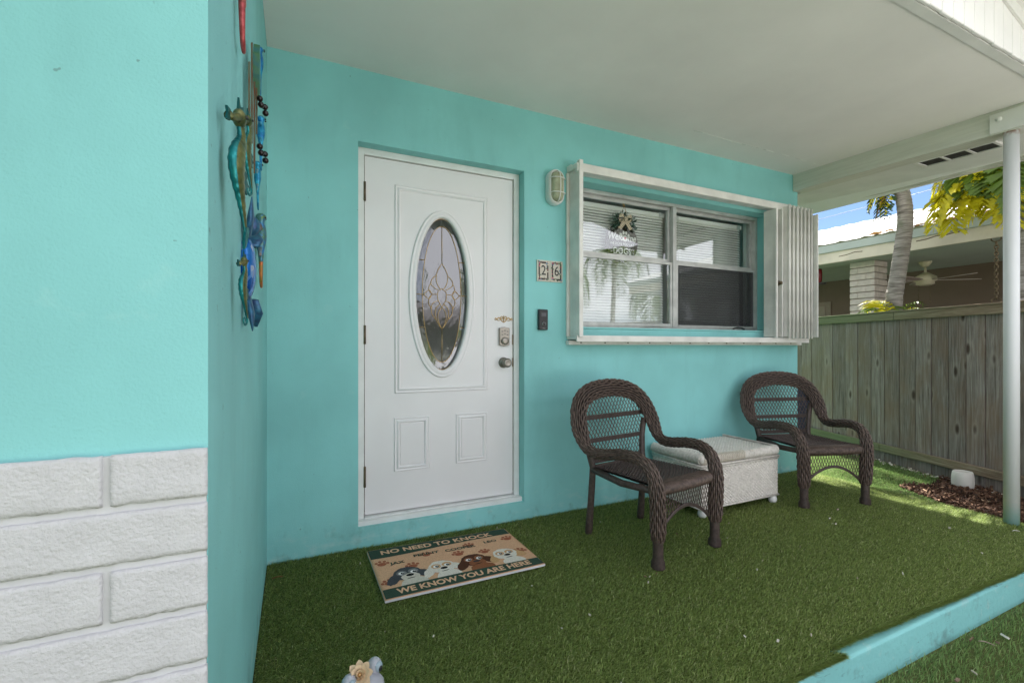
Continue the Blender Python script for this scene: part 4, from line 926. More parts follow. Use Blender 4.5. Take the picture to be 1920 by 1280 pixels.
    for k in range(26):
        u = -1+2*(k+.5)/26; mb.tube([sp(u, v)-Vector((0, 0, .002)) for v in (0, .33, .66, 1)], .0050, 4, caps=False, flat=.5)
    vv = [sp(u, v)-Vector((0, 0, .012)) for v in np.linspace(0, 1, 7) for u in np.linspace(-1, 1, 7)]; mb.add(vv, [(j*7+i, j*7+i+1, (j+1)*7+i+1, (j+1)*7+i) for j in range(6) for i in range(6)], 1)
    mb.build('seat', [M['wrap'], M['wicker_core']], root)
    mb = MB()
    for k in range(96):
        x = -.222+.444*k/95; b = .010*math.sin(math.pi*k/95)
        arc = [(x, -.185, .400)]+[(x, -.222-b-.028*math.sin(a), .372+.028*math.cos(a)) for a in np.linspace(.1, math.pi*.8, 7)]+[(x, -.205-b, .338)]
        mb.tube(arc, .0029, 4, caps=False)
    mb.tube([(-.225, -.222, .372), (0, -.232, .372), (.225, -.222, .372)], .025, 10, mi=1); mb.build('seat_front_roll', [M['wicker'], M['wicker_core']], root)
    # lattices
    def backp(x, h): return Vector((x, .243+(h-.42)*.185+.03*(1-min(1, (x/.27)**2))*0, h))
    inner_ = [(q.x, q.z) for q, A, B, ra, rb in fr if q.z > .56]
    def xlim(h):
        lo = lerp(.205, .262, (h-.40)/.23) if h < .63 else 9
        if h >= .63:
            c = [abs(a) for a, b in inner_ if abs(b-h) < .012 and b < .835]; c = [x for x in c]
            lo = (min(c)-.045) if c else (-.1)
            if h > .775: lo = min(lo, .24*math.sqrt(max(0, 1-((h-.60)/.195)**2)))
        return lo
    mb = MB()
    for s_ in (-1, 1):
        for k in range(-30, 31):
            run = []
            for i in range(70):
                h = .405+.405*i/69; x = k*.027+s_*(h-.6)*.62
                if abs(x) < xlim(h)+.012: run.append(backp(x, h)+Vector((0, .0018*s_+.0012*math.sin(i*1.2+k), 0)))
                else:
                    if len(run) > 2: mb.tube(run, .0025, 4, caps=False)
                    run = []
            if len(run) > 2: mb.tube(run, .0025, 4, caps=False)
    mb.build('back_lattice', M['wicker'], root)
    for h0, h1 in ((.405, .432), (.522, .546), (.652, .678)):
        mb = MB(); nst = 6
        for j in range(nst):
            h = lerp(h0, h1, (j+.5)/nst); w = xlim(h)+.014
            mb.tube([backp(x, h)+Vector((0, -.003+.0016*math.sin(i*1.57+j*math.pi), 0)) for i, x in enumerate(np.linspace(-w, w, 60))], .0030, 4, caps=False)
        mb.build('back_band', M['wrap'], root)
    # skirt under the seat front
    def arch(x): return .150+.115*math.cos(x/.215*math.pi/2)**.8 if abs(x) < .215 else .150
    mb = MB()
    for s_ in (-1, 1):
        for k in range(-26, 27):
            run = []
            for i in range(40):
                h = .15+.20*i/39; x = k*.0205+s_*(h-.3)*.42
                if abs(x) < .214 and h > arch(x): run.append(Vector((x, -.228+.0018*s_, h)))
                else:
                    if len(run) > 1: mb.tube(run, .0025, 4, caps=False)
                    run = []
            if len(run) > 1: mb.tube(run, .0025, 4, caps=False)
    mb.build('skirt_lattice', M['wicker'], root)
    mb = MB()
    for d, rr_ in ((0, .0065), (.010, .005)): mb.tube([(x, -.230, arch(x)-d*.8) for x in np.linspace(-.212, .212, 30)], rr_, 8)
    mb.build('skirt_rail', M['wrap'], root)
ch1 = tag(empty('wicker_armchair', (0, 0, 0)), 'brown wicker armchair nearest the doormat, left of the white wicker chest', 'chair', 'brown wicker armchairs on the porch')
chair_parts(ch1)
ch2 = tag(copy_tree(ch1), 'brown wicker armchair next to the wooden fence, right of the white chest')
def seat_at(o, fl, frr):
    a, b = Vector(fl), Vector(frr); ang = math.atan2(b.y-a.y, b.x-a.x); m_ = (a+b)/2; back = Vector((-math.sin(ang), math.cos(ang)))
    o.location = (m_.x+back.x*.245, m_.y+back.y*.245, G-.012); o.rotation_euler = (0, 0, ang)
seat_at(ch1, (1.607, 1.742), (2.085, 1.812)); seat_at(ch2, (3.112, 1.985), (3.572, 1.845))

# ------------------------------------------------------------ white wicker chest
chest = tag(empty('wicker_chest', (2.70, 2.34, G-.02)), 'white wicker storage chest standing between the two armchairs', 'chest')
CX0, CX1, CY0, CY1 = 2.335, 3.065, 2.135, 2.575; CZ0, CZ1 = G+.035, G+.318
def weave(mb, o, ux, uz, n_, w, h, px, pz, amp, diamond=False, mi=0, worn=None):
    o, ux, uz, n_ = Vector(o), Vector(ux), Vector(uz), Vector(n_); nx = int(w/px)*4; nz = int(h/pz)*4; vv = []
    for j in range(nz+1):
        z = h*j/nz
        for i in range(nx+1):
            x = w*i/nx; row = int(z/pz); fz = (z/pz) % 1; rnd = abs(math.sin(math.pi*fz))**.6
            ppx = px
            if diamond and abs(x-w/2)/(w*.27)+abs(z-h*.52)/(h*.42) < 1: ppx = px*3.0; sh_ = (row % 2)*math.pi; d = (.35+.75*abs(math.sin(math.pi*x/ppx+sh_/2))**.35)
            else: d = .5+.5*math.sin(2*math.pi*x/(2*px)+(row % 2)*math.pi)
            jit = 1+.25*noise.noise((x*20, z*20, 3))
            vv.append(o+ux*x+uz*z+n_*amp*(rnd*d*jit))
    W = nx+1; mb.add(vv, [(j*W+i, j*W+i+1, (j+1)*W+i+1, (j+1)*W+i) for j in range(nz) for i in range(nx)], mi, True)
mb = MB(); mb.box(CX0+.006, CX1-.006, CY0+.006, CY1, CZ0, CZ1)
weave(mb, (CX0, CY0+.004, CZ0+.012), (1, 0, 0), (0, 0, 1), (0, -1, 0), CX1-CX0, CZ1-CZ0-.02, .0140, .0108, .0092, True)
weave(mb, (CX0+.004, CY1, CZ0+.012), (0, -1, 0), (0, 0, 1), (-1, 0, 0), CY1-CY0, CZ1-CZ0-.02, .0140, .0108, .0092)
weave(mb, (CX1-.004, CY0, CZ0+.012), (0, 1, 0), (0, 0, 1), (1, 0, 0), CY1-CY0, CZ1-CZ0-.02, .0140, .0095, .0045)
mb.build('chest_body', M['white_wicker'], chest)
mb = MB()
for zz, r_ in ((CZ0+.006, .007), (CZ1-.006, .008), (CZ1-.020, .005)): mb.tube([(CX0-.004, CY1, zz), (CX0-.004, CY0-.003, zz), (CX1+.004, CY0-.003, zz), (CX1+.004, CY1, zz)], r_, 8)
mb.build('chest_rail', M['white_wicker'], chest)
mb = MB(); LX0, LX1, LY0, LY1 = CX0-.014, CX1+.014, CY0-.014, CY1+.004; LZ = CZ1+.055
weave(mb, (LX0+.02, LY0+.02, LZ-.004), (1, 0, 0), (0, 1, 0), (0, 0, 1), LX1-LX0-.04, LY1-LY0-.03, .0140, .0108, .0075)
mb.box(LX0+.02, LX1-.02, LY0+.02, LY1-.005, CZ1+.004, LZ-.005)
def rim_roll(pa, pb, n, r_, mi=0):   # braided rim made of arcs
    pa, pb = Vector(pa), Vector(pb); t = (pb-pa).normalized(); out = Vector((t.y, -t.x, 0))
    for k in range(n):
        c = pa.lerp(pb, (k+.5)/n); sk = t*.010
        mb.tube([c+out*(r_*math.cos(a))+Vector((0, 0, r_*1.15*math.sin(a)))+sk*(a/3) for a in np.linspace(-1.7, 1.9, 8)], .0048, 5, mi=mi, caps=False)
zc = CZ1+.034
rim_roll((LX0+.024, LY1, zc), (LX0+.024, LY0+.024, zc), 50, .026); rim_roll((LX0+.024, LY0+.024, zc), (LX0+.16, LY0+.024, zc), 12, .026, 1); rim_roll((LX0+.16, LY0+.024, zc), (LX0+.42, LY0+.024, zc), 16, .024, 1); rim_roll((LX0+.40, LY0+.024, zc), (LX1-.024, LY0+.024, zc), 42, .026); rim_roll((LX1-.024, LY0+.024, zc), (LX1-.024, LY1, zc), 50, .026)
mb.ball((LX0+.026, LY0+.026, zc), (.026, .026, .029)); mb.ball((LX1-.026, LY0+.026, zc), (.026, .026, .029))
mb.tube([(LX0+.024, LY1, zc), (LX0+.024, LY0+.024, zc), (LX1-.024, LY0+.024, zc), (LX1-.024, LY1, zc)], .022, 10)
r = random.Random(9)
for k in range(26):   # loose broken cane along the worn front edge
    x = LX0+r.uniform(.02, .46); p = Vector((x, LY0+r.uniform(.0, .05), LZ+r.uniform(-.012, .002))); a = r.uniform(0, 3.1); l = r.uniform(.012, .03); rr_ = r.uniform(.006, .014)
    mb.tube([p+Vector((rr_*math.cos(t)*math.cos(a), rr_*math.cos(t)*math.sin(a)*.5-.004, rr_*math.sin(t))) for t in np.linspace(r.uniform(0, 2), r.uniform(3, 5.5), 7)], .0028, 5, mi=r.choice([0, 1, 1]), caps=True)
mb.build('chest_lid', [M['white_wicker'], M['worn_wicker']], chest)
for x in (CX0+.022, CX1-.034):
    for y in (CY0+.015, CY1-.05): mb = MB(); mb.lathe([(.010, .0), (.022, .006), (.028, .022), (.028, .034), (.024, .048), (.018, .058)], (x, y, G-.018), 18); mb.build('bun_foot', M['white_plastic'], chest)

# ------------------------------------------------------------ frog figure with lotus, dog bowl, twig
fp = Vector((.163, 1.386, G-.012)); frog = tag(empty('frog_figurine', fp), 'grey stone frog figurine with a cream lotus flower on its head', 'figurine')
M['stone'] = pm('pale_grey_stone', S(172, 174, 182), .6, var=.1, vs_=20, bump=.2, bs=120)
fd = Vector((.51, -.86, 0)).normalized(); fs_ = Vector((fd.y, -fd.x, 0)) * -1    # facing the lawn
rotf = Matrix((( fs_.x, fd.x, 0), (fs_.y, fd.y, 0), (0, 0, 1)))
FK = 1.25
def F(a, b, c): return fp+fs_*a*FK+fd*b*FK+Vector((0, 0, c*FK))
mb = MB(); mb.ball(F(0, -.01, .045), (0.06875, 0.075, 0.0625), 18, 12, rot=rotf); mb.ball(F(0, .022, .092), (0.065, 0.0525, 0.04), 18, 12, rot=rotf); mb.ball(F(0, .008, .07), (0.05625, 0.05625, 0.05625), 16, 10, rot=rotf)
for s_ in (-1, 1):
    mb.ball(F(s_*.034, .020, .128), (0.021875, 0.020625, 0.02375), 14, 9, rot=rotf)
    mb.tube([F(s_*.04, .035, .065), F(s_*.05, .05, .03), F(s_*.048, .062, .006)], [0.02, 0.015, 0.0175], 10); mb.ball(F(s_*.05, .072, .007), (0.0225, 0.02, 0.01), rot=rotf)
    mb.ball(F(s_*.055, -.015, .03), (0.03, 0.05, 0.0375), rot=rotf); mb.ball(F(s_*.062, .035, .008), (0.025, 0.0325, 0.01125), rot=rotf)
mb.build('frog_body', M['stone'], frog)
for s_ in (-1, 1):
    mb = MB(); mb.ball(F(s_*.036, .0325, .130), (0.01375, 0.0075, 0.014375), 12, 8, rot=rotf); e_ = mb.build('eye_rim', pm('pale_blue_eye', S(150, 168, 178), .4), frog)
    mb = MB(); mb.ball(F(s_*.0375, .0375, .127), (0.0065, 0.00375, 0.00825), 10, 7, rot=rotf); mb.build('pupil', M['black'], frog)
mb = MB(); fl = F(-.010, .024, .132); r = random.Random(4); fa = Vector((-.05, -.72, .68)).normalized(); e1_ = fa.cross(Vector((0, 0, 1))).normalized(); e2_ = e1_.cross(fa).normalized()
for ring, (cnt, ln, tl_) in enumerate(((8, .038, .35), (7, .033, .75), (5, .024, 1.15))):
    for k in range(cnt):
        a = 2*math.pi*k/cnt+ring*.4; d = e1_*math.cos(a)+e2_*math.sin(a); up_ = fa; dd = (d*math.cos(tl_)+up_*math.sin(tl_)).normalized(); s_ = dd.cross(up_).normalized()
        row_ = [(0, .25), (.3, .75), (.6, 1), (.85, .6), (1, .05)]; pts = []
        for t, w in row_:
            c = fl+dd*ln*t+up_*.006*t*t
            pts += [c-s_*w*.0125+up_*.004*w, c-up_*.001, c+s_*w*.0125+up_*.004*w]
        mb.add(pts, [(i*3+k_, i*3+k_+1, i*3+k_+4, i*3+k_+3) for i in range(4) for k_ in range(2)], 0, True)
mb.ball(fl+fa*.014, .0055, mi=1); mb.build('lotus_flower', [pm('cream_lotus', S(226, 202, 168), .6, var=.12, vs_=40), M['gold']], frog)

mb = MB(); bp = Vector((5.235, 1.955, LOW-.012)); prof = [(.088, 0), (.098, .012), (.104, .05), (.103, .10), (.094, .142), (.088, .150), (.080, .150), (.074, .142), (.070, .09), (.0, .085)]
mb.lathe([(a*.72, b*.98) for a, b in prof], bp, 32, caps=False); bw = tag(mb.build('planter_pot', pm('cream_ceramic', S(214, 210, 200), .5, var=.05), base=bp), 'small cream ceramic pot standing on the mulch by the fence', 'pot')
mb = MB(); mb.add([(bp.x+.052*math.cos(t), bp.y+.052*math.sin(t), bp.z+.124) for t in np.linspace(0, 5.9, 16)], [tuple(range(16))]); mb.build('soil', pm('dry_soil', S(106, 78, 62), .95, var=.3, vs_=60), bw)
for (u, v, l, a, c_, nm) in ((668, 1250, .035, .35, S(140, 102, 84), 'brown dry twig on the turf behind the frog figurine'), (520, 1082, .05, .5, S(120, 84, 52), 'thin brown twig on the turf beside the left wall'), (1905, 995, .04, -.1, S(190, 186, 176), 'pale dry twig on the turf at the foot of the porch post'), (1850, 1205, .05, -.6, S(150, 136, 120), 'grey dry twig on the lower lawn')):
    p = atz(u, v, G+.004 if v < 1200 or u < 1000 else LOW+.012); d = Vector((CS*math.cos(a)+SN*math.sin(a), -SN*math.cos(a)+CS*math.sin(a), 0)); mb = MB()
    mb.tube(spline([p-d*l*.5, p-d*l*.1+Vector((.003, .002, .003)), p+d*l*.5], 4), [.0016, .002, .0024, .0026, .0026, .0024, .002, .0018, .0012], 5); tag(mb.build('twig', pm('dry_twig', c_, .9, var=.2, vs_=80)), nm, 'twig', 'fallen twigs')
# dark blue folded thing standing between the wall end and the fence, seen through the right chair
mb = MB(); mb.box(4.16, 4.50, 2.80, 3.10, LOW-.01, -.40); o = mb.build('storage_bin', pm('navy_plastic', S(40, 48, 66), .5, var=.1), bev=.012); tag(o, 'dark navy bin tucked behind the house corner, seen through the right chair', 'bin')
# ------------------------------------------------------------ painted metal animals on the wing wall (plane x = -.12)
WX = -.12
M['sea_gold'] = pm('olive_gold_metal_paint', S(78, 98, 66), .32, .5, var=.35, vs_=45, c2=S(130, 128, 78)); M['sea_teal'] = pm('teal_metal_paint', S(20, 110, 116), .28, .55, var=.35, vs_=40, c2=S(40, 140, 140))
M['fin'] = pm('dark_teal_fin', S(34, 92, 92), .35, .5, var=.2, vs_=60)
def seahorse(name, y, z0, size, label, tail=0, head=1.0):
    # hung edge-on to the porch: a is across the figure (snout negative), turned off the wall by TURN
    e = tag(empty(name, (WX, y, z0)), label, 'wall ornament', 'metal seahorses on the wing wall'); ct, st = math.cos(R(17)), math.sin(R(17))
    def P(a, b, d=0): return Vector((WX+.014+.065*size+(a*st+d*ct)*size, y+(a*ct-d*st)*size, z0+b*size))
    cl = [(.02, .80), (.035, .73), (.01, .66), (-.035, .585), (-.05, .50), (-.03, .40), (.01, .30), (.05, .20), (.08, .12), (.10, .06)]
    rd = [.042, .046, .066, .084, .088, .074, .054, .038, .028, .022]
    if tail == 0: cl += [(.11, .02), (.12, -.02)]; rd += [.016, .008]
    else: cl += [(.095, .01), (.04, -.02), (-.01, .0), (-.02, .05), (.02, .075), (.05, .05), (.035, .025)]; rd += [.020, .018, .017, .015, .013, .011, .008]
    pts = spline([P(a, b) for a, b in cl], 5); L = len(pts); rr_ = [lerp(rd[min(i//5, len(rd)-1)], rd[min(i//5+1, len(rd)-1)], (i % 5)/5)*size for i in range(L)]
    mb = MB(); n = 14; vv = []; N_ = Vector((ct, -st, 0)); A_ = Vector((st, ct, 0))
    for i, p in enumerate(pts):
        t = (pts[min(i+1, L-1)]-pts[max(i-1, 0)]).normalized(); B = t.cross(N_).normalized(); seg = 1+.06*math.sin(i*2.1)
        for k in range(n): a = 2*math.pi*k/n; vv.append(p+N_*math.cos(a)*rr_[i]*.55*seg+B*math.sin(a)*rr_[i]*seg)
    for i in range(L-1):
        for k in range(n): mb.f.append((i*n+k, i*n+(k+1) % n, (i+1)*n+(k+1) % n, (i+1)*n+k)); mb.m.append(1 if 2 <= k <= 5 or i > 42 else 0); mb.s.append(True)
    mb.v += [tuple(q) for q in vv]; mb.build('body', [M['sea_gold'], M['sea_teal']], e)
    rot = Matrix(((ct, st, 0), (-st, ct, 0), (0, 0, 1)))
    mb = MB(); mb.ball(P(.0, .855), (.045*size, .062*size, .070*size), 14, 10, rot=rot); mb.tube([P(-.03, .845), P(-.09, .82), P(-.15, .80), P(-.17, .795)], [.040*size, .028*size, .024*size, .034*size], 10)
    mb.build('head', M['sea_gold'], e)
    fx_ = lambda p, q, d: P(p, q, d)
    for nm, ol, dd in (('crest', [(-.035, .905), (-.02, 1.0), (.01, .93), (.05, .965), (.055, .90), (.06, .84)], .008), ('back_fin', [(.05, .52), (.13, .48), (.11, .44), (.15, .40), (.11, .38), (.12, .33), (.04, .36)], .008), ('snout_tip', [(-.16, .84), (-.215, .845), (-.20, .80), (-.215, .755), (-.16, .765)], .010)):
        mb = MB(); mb.prism(ol, -.006, dd, fx_); mb.build(nm, M['fin'], e)
    mb = MB(); mb.ball(P(.012, .868, .045), .014*size); mb.build('eye', M['black'], e)
    if tail == 0: mb = MB(); mb.prism([(.09, .06), (.145, .09), (.15, .05), (.10, -.07), (.07, -.09), (.075, -.03)], -.01, .01, fx_); mb.build('tail_fin', M['sea_teal'], e)
seahorse('metal_seahorse', .985, .205, .250, 'large teal and gold metal seahorse nearest the wall corner')
seahorse('metal_seahorse', 1.215, .352, .190, 'teal and gold metal seahorse hung right behind the large one', 1)
seahorse('metal_seahorse', 1.150, .050, .155, 'small metal seahorse with a curled tail hanging lowest on the wall', 1)
def lizard(name, y, z, s_, rot, c1, c2, label, tailc=None, spots=None):
    e = tag(empty(name, (WX, y, z)), label, 'wall ornament', 'metal lizards on the wing wall'); ca, sa = math.cos(rot), math.sin(rot)
    def P(a, b, d=.016): return Vector((WX+d, y+(a*ca-b*sa)*s_, z+(a*sa+b*ca)*s_))
    mb = MB(); bd = spline([P(0, .52), P(0, .42), P(.01, .30), P(-.01, .12), P(0, 0), P(.02, -.14)], 5); rb = [.03, .05, .065, .07, .06, .05, .046, .05, .056, .062, .066, .068, .07, .07, .068, .064, .06, .055, .05, .045, .04, .036, .034, .03, .028, .026]
    mb.tube(bd, [q*s_ for q in rb], 10, flat=1.0, up=(1, 0, 0)); mb.build('body', c1, e)
    mb = MB(); tl_ = spline([P(.02, -.12), P(.03, -.28), P(.08, -.42), P(.17, -.46), P(.22, -.38), P(.20, -.30)], 5); mb.tube(tl_, [lerp(.028, .008, i/(len(tl_)-1))*s_ for i in range(len(tl_))], 8); mb.build('tail', tailc or c1, e)
    for a, b, c, d in ((.05, .30, .19, .36), (-.05, .30, -.19, .24), (.05, .02, .19, -.06), (-.05, .02, -.18, -.10)):
        mb = MB(); mb.tube([P(a, b), P((a+c)/2, (b+d)/2+.06), P(c, d)], [.026*s_, .022*s_, .018*s_], 8)
        for q in (-.4, 0, .4): mb.tube([P(c, d), P(c+.05*math.sin(q+(1.2 if c > 0 else -1.2)), d+.05*math.cos(q)-.05)], [.010*s_, .007*s_], 5)
        mb.build('foot', c2, e)
    mb = MB()
    for k in (-1, 1): mb.ball(P(.035*k, .46, .030), .014*s_)
    mb.build('eye', M['black'], e)
LB = lambda nm, a, b: pm(nm, a, .35, .35, var=.4, vs_=60, c2=b)
lizard('metal_lizard', 1.19, .805, .27, 0, LB('red_lizard', S(170, 52, 50), S(196, 120, 112)), LB('red_foot', S(196, 84, 70), S(220, 130, 110)), 'red metal lizard hanging highest on the wing wall', LB('red_tail', S(164, 44, 46), S(196, 96, 96)))
lizard('metal_lizard', 1.80, .93, .17, .1, LB('blue_lizard_a', S(20, 96, 176), S(40, 150, 190)), LB('blue_foot_a', S(30, 120, 170), S(60, 180, 190)), 'blue metal lizard above the other blue ones, near the ceiling corner')
lizard('metal_lizard', 1.86, .72, .19, -.15, LB('blue_lizard_b', S(20, 120, 196), S(60, 170, 206)), LB('blue_foot_b', S(40, 140, 200), S(80, 180, 206)), 'light blue metal lizard halfway between the other blue lizards')
lizard('metal_lizard', 1.70, .515, .15, .1, LB('blue_lizard_c', S(20, 130, 186), S(60, 176, 200)), LB('blue_foot_c', S(60, 150, 190), S(150, 180, 170)), 'smallest blue metal lizard, lowest of the blue ones')
lizard('metal_gecko', 1.86, .335, .26, -.05, LB('gecko', S(112, 150, 70), S(60, 130, 190)), LB('gecko_foot', S(176, 110, 50), S(90, 140, 160)), 'green and orange spotted metal gecko beside the blue turtle', LB('gecko_tail', S(150, 150, 60), S(214, 96, 60)))
# sea turtle
e = tag(empty('metal_turtle', (WX, 1.42, .10)), 'blue mosaic metal sea turtle next to the small seahorse', 'wall ornament'); TY, TZ = 1.40, .205
mb = MB(); mb.ball((WX+.010, TY, TZ), (.022, .062, .082), 20, 12)
def m_mosaic():
    t = NT('blue_mosaic_shell'); t.set(.25, .3); vo = t.n('TexVoronoi'); vo.inputs['Scale'].default_value = 55; t.l(t.coord(), vo.inputs['Vector']); hs = t.n('SeparateXYZ'); t.l(vo.outputs['Color'], hs.inputs[0])
    t.color(t.ramp(hs.outputs[0], [(0, S(16, 70, 150)), (.45, S(20, 110, 190)), (.8, S(70, 130, 200)), (1, S(170, 180, 206))])); return t.m
mb.build('shell', m_mosaic(), e); MF = pm('purple_blue_flipper', S(66, 84, 130), .4, .4, var=.3, vs_=60, c2=S(60, 120, 150))
for a, b, c, d in ((-.03, .08, -.07, .17), (.05, .07, .12, .12), (-.02, -.08, -.05, -.165), (.04, -.08, .08, -.15)):
    mb = MB(); mb.tube([(WX+.014, TY+a, TZ+b), (WX+.022, TY+(a+c)/2+.004, TZ+(b+d)/2), (WX+.026, TY+c, TZ+d)], [.022, .024, .004], 10, flat=.35); mb.build('flipper', MF, e)
mb = MB(); mb.ball((WX+.022, TY+.01, TZ+.115), (.018, .022, .026)); mb.build('head', MF, e)
# hanging ornament with leaves and dark beads
e = tag(empty('hanging_ornament', (WX, 1.45, .50)), 'rust brown hanging ornament with green leaf and dark bead clusters', 'wall ornament')
rust = pm('rusty_metal_strip', S(134, 84, 50), .6, .3, var=.4, vs_=30, c2=S(90, 110, 90))
for k, (dy, z0_, z1_, dx) in enumerate(((-.03, .50, .76, .012), (0, .55, .83, .016), (.03, .48, .74, .020), (.055, .60, .80, .024))):
    mb = MB(); mb.prism([(1.44+dy-.008, z0_+.03), (1.44+dy, z0_), (1.44+dy+.010, z0_+.04), (1.44+dy+.008, z1_), (1.44+dy-.006, z1_-.01)], WX+dx, WX+dx+.004, lambda p, q, d: (d, p, q)); mb.build('metal_strip', rust, e)
mb = MB(); mb.prism([(1.50, .70), (1.475, .76), (1.48, .82), (1.505, .86), (1.53, .82), (1.53, .76)], WX+.018, WX+.034, lambda p, q, d: (d, p, q)); mb.build('leaf', pm('green_glass_leaf', S(84, 128, 62), .3, var=.3, vs_=30, c2=S(40, 100, 110)), e)
for zc_ in (.700, .565):
    mb = MB()
    for a, b, c in ((0, 0, 0), (.012, .02, -.012), (.004, -.012, -.022), (.014, .01, -.034)): mb.ball((WX+.034+a, 1.49+b, zc_+c), .0085, 12, 8)
    mb.build('bead_cluster', pm('dark_glass_bead', S(30, 20, 20), .12, var=.4, vs_=60), e)

# ------------------------------------------------------------ wooden fence
P0 = Vector((5.5, 2.2)); FDR = Vector((math.sin(R(18.7)), math.cos(R(18.7)))); FN = Vector((FDR.y, -FDR.x))
fence = tag(empty('wooden_fence', (P0.x, P0.y, LOW-.03), -R(18.7)), 'weathered grey wooden board fence between the two houses', 'fence')
# in the fence's own frame: y runs along the fence away from the camera, x away from the porch
fb = LOW-.03
def fpart(mb, name, m, bev=0):
    o = bpy.data.objects.new(name, mb.mesh(name, m, (0, 0, 0), bev, 1)); col.objects.link(o); o.parent = fence; return o
joints = [-3.02+.155*q for q in range(12)]+[-1.16, -1.01, -.86, -.70, -.60+.10, -.354, -.202, -.052, .104, .26, .428, .596, .757, .928, 1.096, 1.283, 1.45, 1.62, 1.80, 1.97, 2.14]
for i in range(len(joints)-1):
    a, b = joints[i]+.0022+random.uniform(0, .002), joints[i+1]-.0022-random.uniform(0, .0025); z1 = .295-fb+random.uniform(-.004, .004); x = random.uniform(-.003, .003)
    mb = MB(); k = random.uniform(-.002, .002)
    mb.hexa([(x, a, 0), (x+.018, a, 0), (x+.018, b, 0), (x, b, 0), (x, a+k, z1), (x+.018, a+k, z1), (x+.018, b+k, z1), (x, b+k, z1)]); fpart(mb, 'fence_board', M['fence'], .002)
def m_rail():
    return M['fence_rail']
t = NT('weathered_rail_wood'); t.set(.8, 0, .2); v = t.coord((30, 1.3, 30)); g_ = t.noise(v, 2, 6, .65, 1.0)
k = t.ramp(g_, [(.28, S(80, 66, 52)), (.5, S(128, 112, 92)), (.75, S(160, 148, 128))]); v2 = t.coord((.6, .6, .6)); ge = t.n('NewGeometry'); sp = t.n('SeparateXYZ'); t.l(ge.outputs['Position'], sp.inputs[0])
mr = t.n('MapRange'); mr.inputs['From Min'].default_value = 2.0; mr.inputs['From Max'].default_value = 3.2; mr.inputs['To Max'].default_value = .75; t.l(sp.outputs['Y'], mr.inputs[0]); k = t.mix(mr.outputs[0], k, S(98, 116, 82)); t.color(k); t.bump(g_, .5, .004); M['rail'] = t.m
for y0, y1 in ((-3.1, -1.2), (-1.198, .62), (.622, 2.2)):
    mb = MB(); mb.box(-.038, -.004, y0, y1, -1.118-fb, -1.040-fb); fpart(mb, 'bottom_rail', M['rail'], .004)
for y0, y1 in ((-3.1, -1.2), (-1.197, .47), (.473, 2.2)):
    mb = MB(); mb.box(-.024, .0-.004, y0, y1, .272-fb, .352-fb); fpart(mb, 'top_rail', M['rail'], .004)
mb = MB(); mb.box(-.03, .055, -3.1, 2.2, .353-fb, .368-fb); fpart(mb, 'fence_cap', M['rail'], .003)
for y in (-2.9, -1.1, .62, 2.1): mb = MB(); mb.box(.022, .11, y-.045, y+.045, 0, .34-fb); fpart(mb, 'fence_post', M['rail'], .004)

# ------------------------------------------------------------ neighbour's house
nb0 = tag(empty('neighbour_house', (7.3, 4, LOW-.03)), 'neighbouring low house with white metal roof, brick pillar and shaded porch', 'house')
M['metal_roof'] = pm('white_metal_roof', (.55, .545, .535), .5, var=.05, vs_=3)
mb = MB(); RX0, RX1, RZ0, RZ1 = 6.93, 11.0, 1.462, 2.655; RY0, RY1 = -3, 13
vv = []; n = int((RY1-RY0)/.05)
for i in range(n+1):
    y = RY0+(RY1-RY0)*i/n; h = (.016 if i % 6 == 0 else (.004 if i % 2 else 0)); vv += [(RX0, y, RZ0+h), (RX1, y, RZ1+h)]
mb.add(vv, [(2*i, 2*i+1, 2*i+3, 2*i+2) for i in range(n)]); mb.add([(RX1, RY0, RZ1), (RX1+4, RY0, RZ0), (RX1+4, RY1, RZ0), (RX1, RY1, RZ1)], [(0, 1, 2, 3)]); roofn = mb.build('metal_roof', M['metal_roof'], nb0)
mb = MB()
for i in range(0, n+1, 6):
    y = RY0+(RY1-RY0)*i/n+.02
    for k in range(9): t_ = .03+k*.12; mb.ball((lerp(RX0, RX1, t_), y, lerp(RZ0, RZ1, t_)+.012), (.009, .009, .006), 6, 4)
mb.build('roof_screws', M['hinge'], roofn)
r = random.Random(5); mb = MB()
for k in range(160):   # fallen leaves caught on the eave
    y = r.uniform(1.4, 3.6); t_ = abs(r.gauss(0, .05)); p = Vector((lerp(RX0, RX1, t_), y, lerp(RZ0, RZ1, t_)+.012)); a = r.uniform(0, 6.3); l = r.uniform(.03, .09); d = Vector((math.cos(a), math.sin(a), .29*math.cos(a))); s_ = Vector((-math.sin(a), math.cos(a), r.uniform(-.2, .5)))*l*.3
    mb.add([p-d*l, p+s_+Vector((0, 0, .01)), p+d*l, p-s_], [(0, 1, 2), (0, 2, 3)])
tag(mb.build('roof_leaf_litter', M['leaf_dry']), 'dry leaves caught along the white roof edge next door', 'litter', kind='stuff')
mb = MB(); mb.box(6.95, 6.985, RY0, RY1, 1.345, 1.452); mb.build('upper_fascia', pm('grey_green_fascia', S(166, 176, 168), .6, var=.1, vs_=2), nb0, bev=.004)
mb = MB(); mb.box(6.985, 7.02, RY0, RY1, 1.195, 1.349); mb.build('lower_fascia', pm('cracked_cream_fascia', S(206, 198, 178), .65, var=.12, vs_=3, bump=.4, bs=14, bd=.01), nb0, bev=.004)
mb = MB(); crk = [(3.05, 1.30), (2.95, 1.305), (2.85, 1.325), (2.75, 1.318), (2.66, 1.33), (2.58, 1.335)]; mb.tube([(6.986, y, z) for y, z in crk], .007, 5); mb.tube([(6.986, y+.9, z-.03) for y, z in crk[:4]], .006, 5); mb.build('fascia_crack', M['hinge'], nb0)
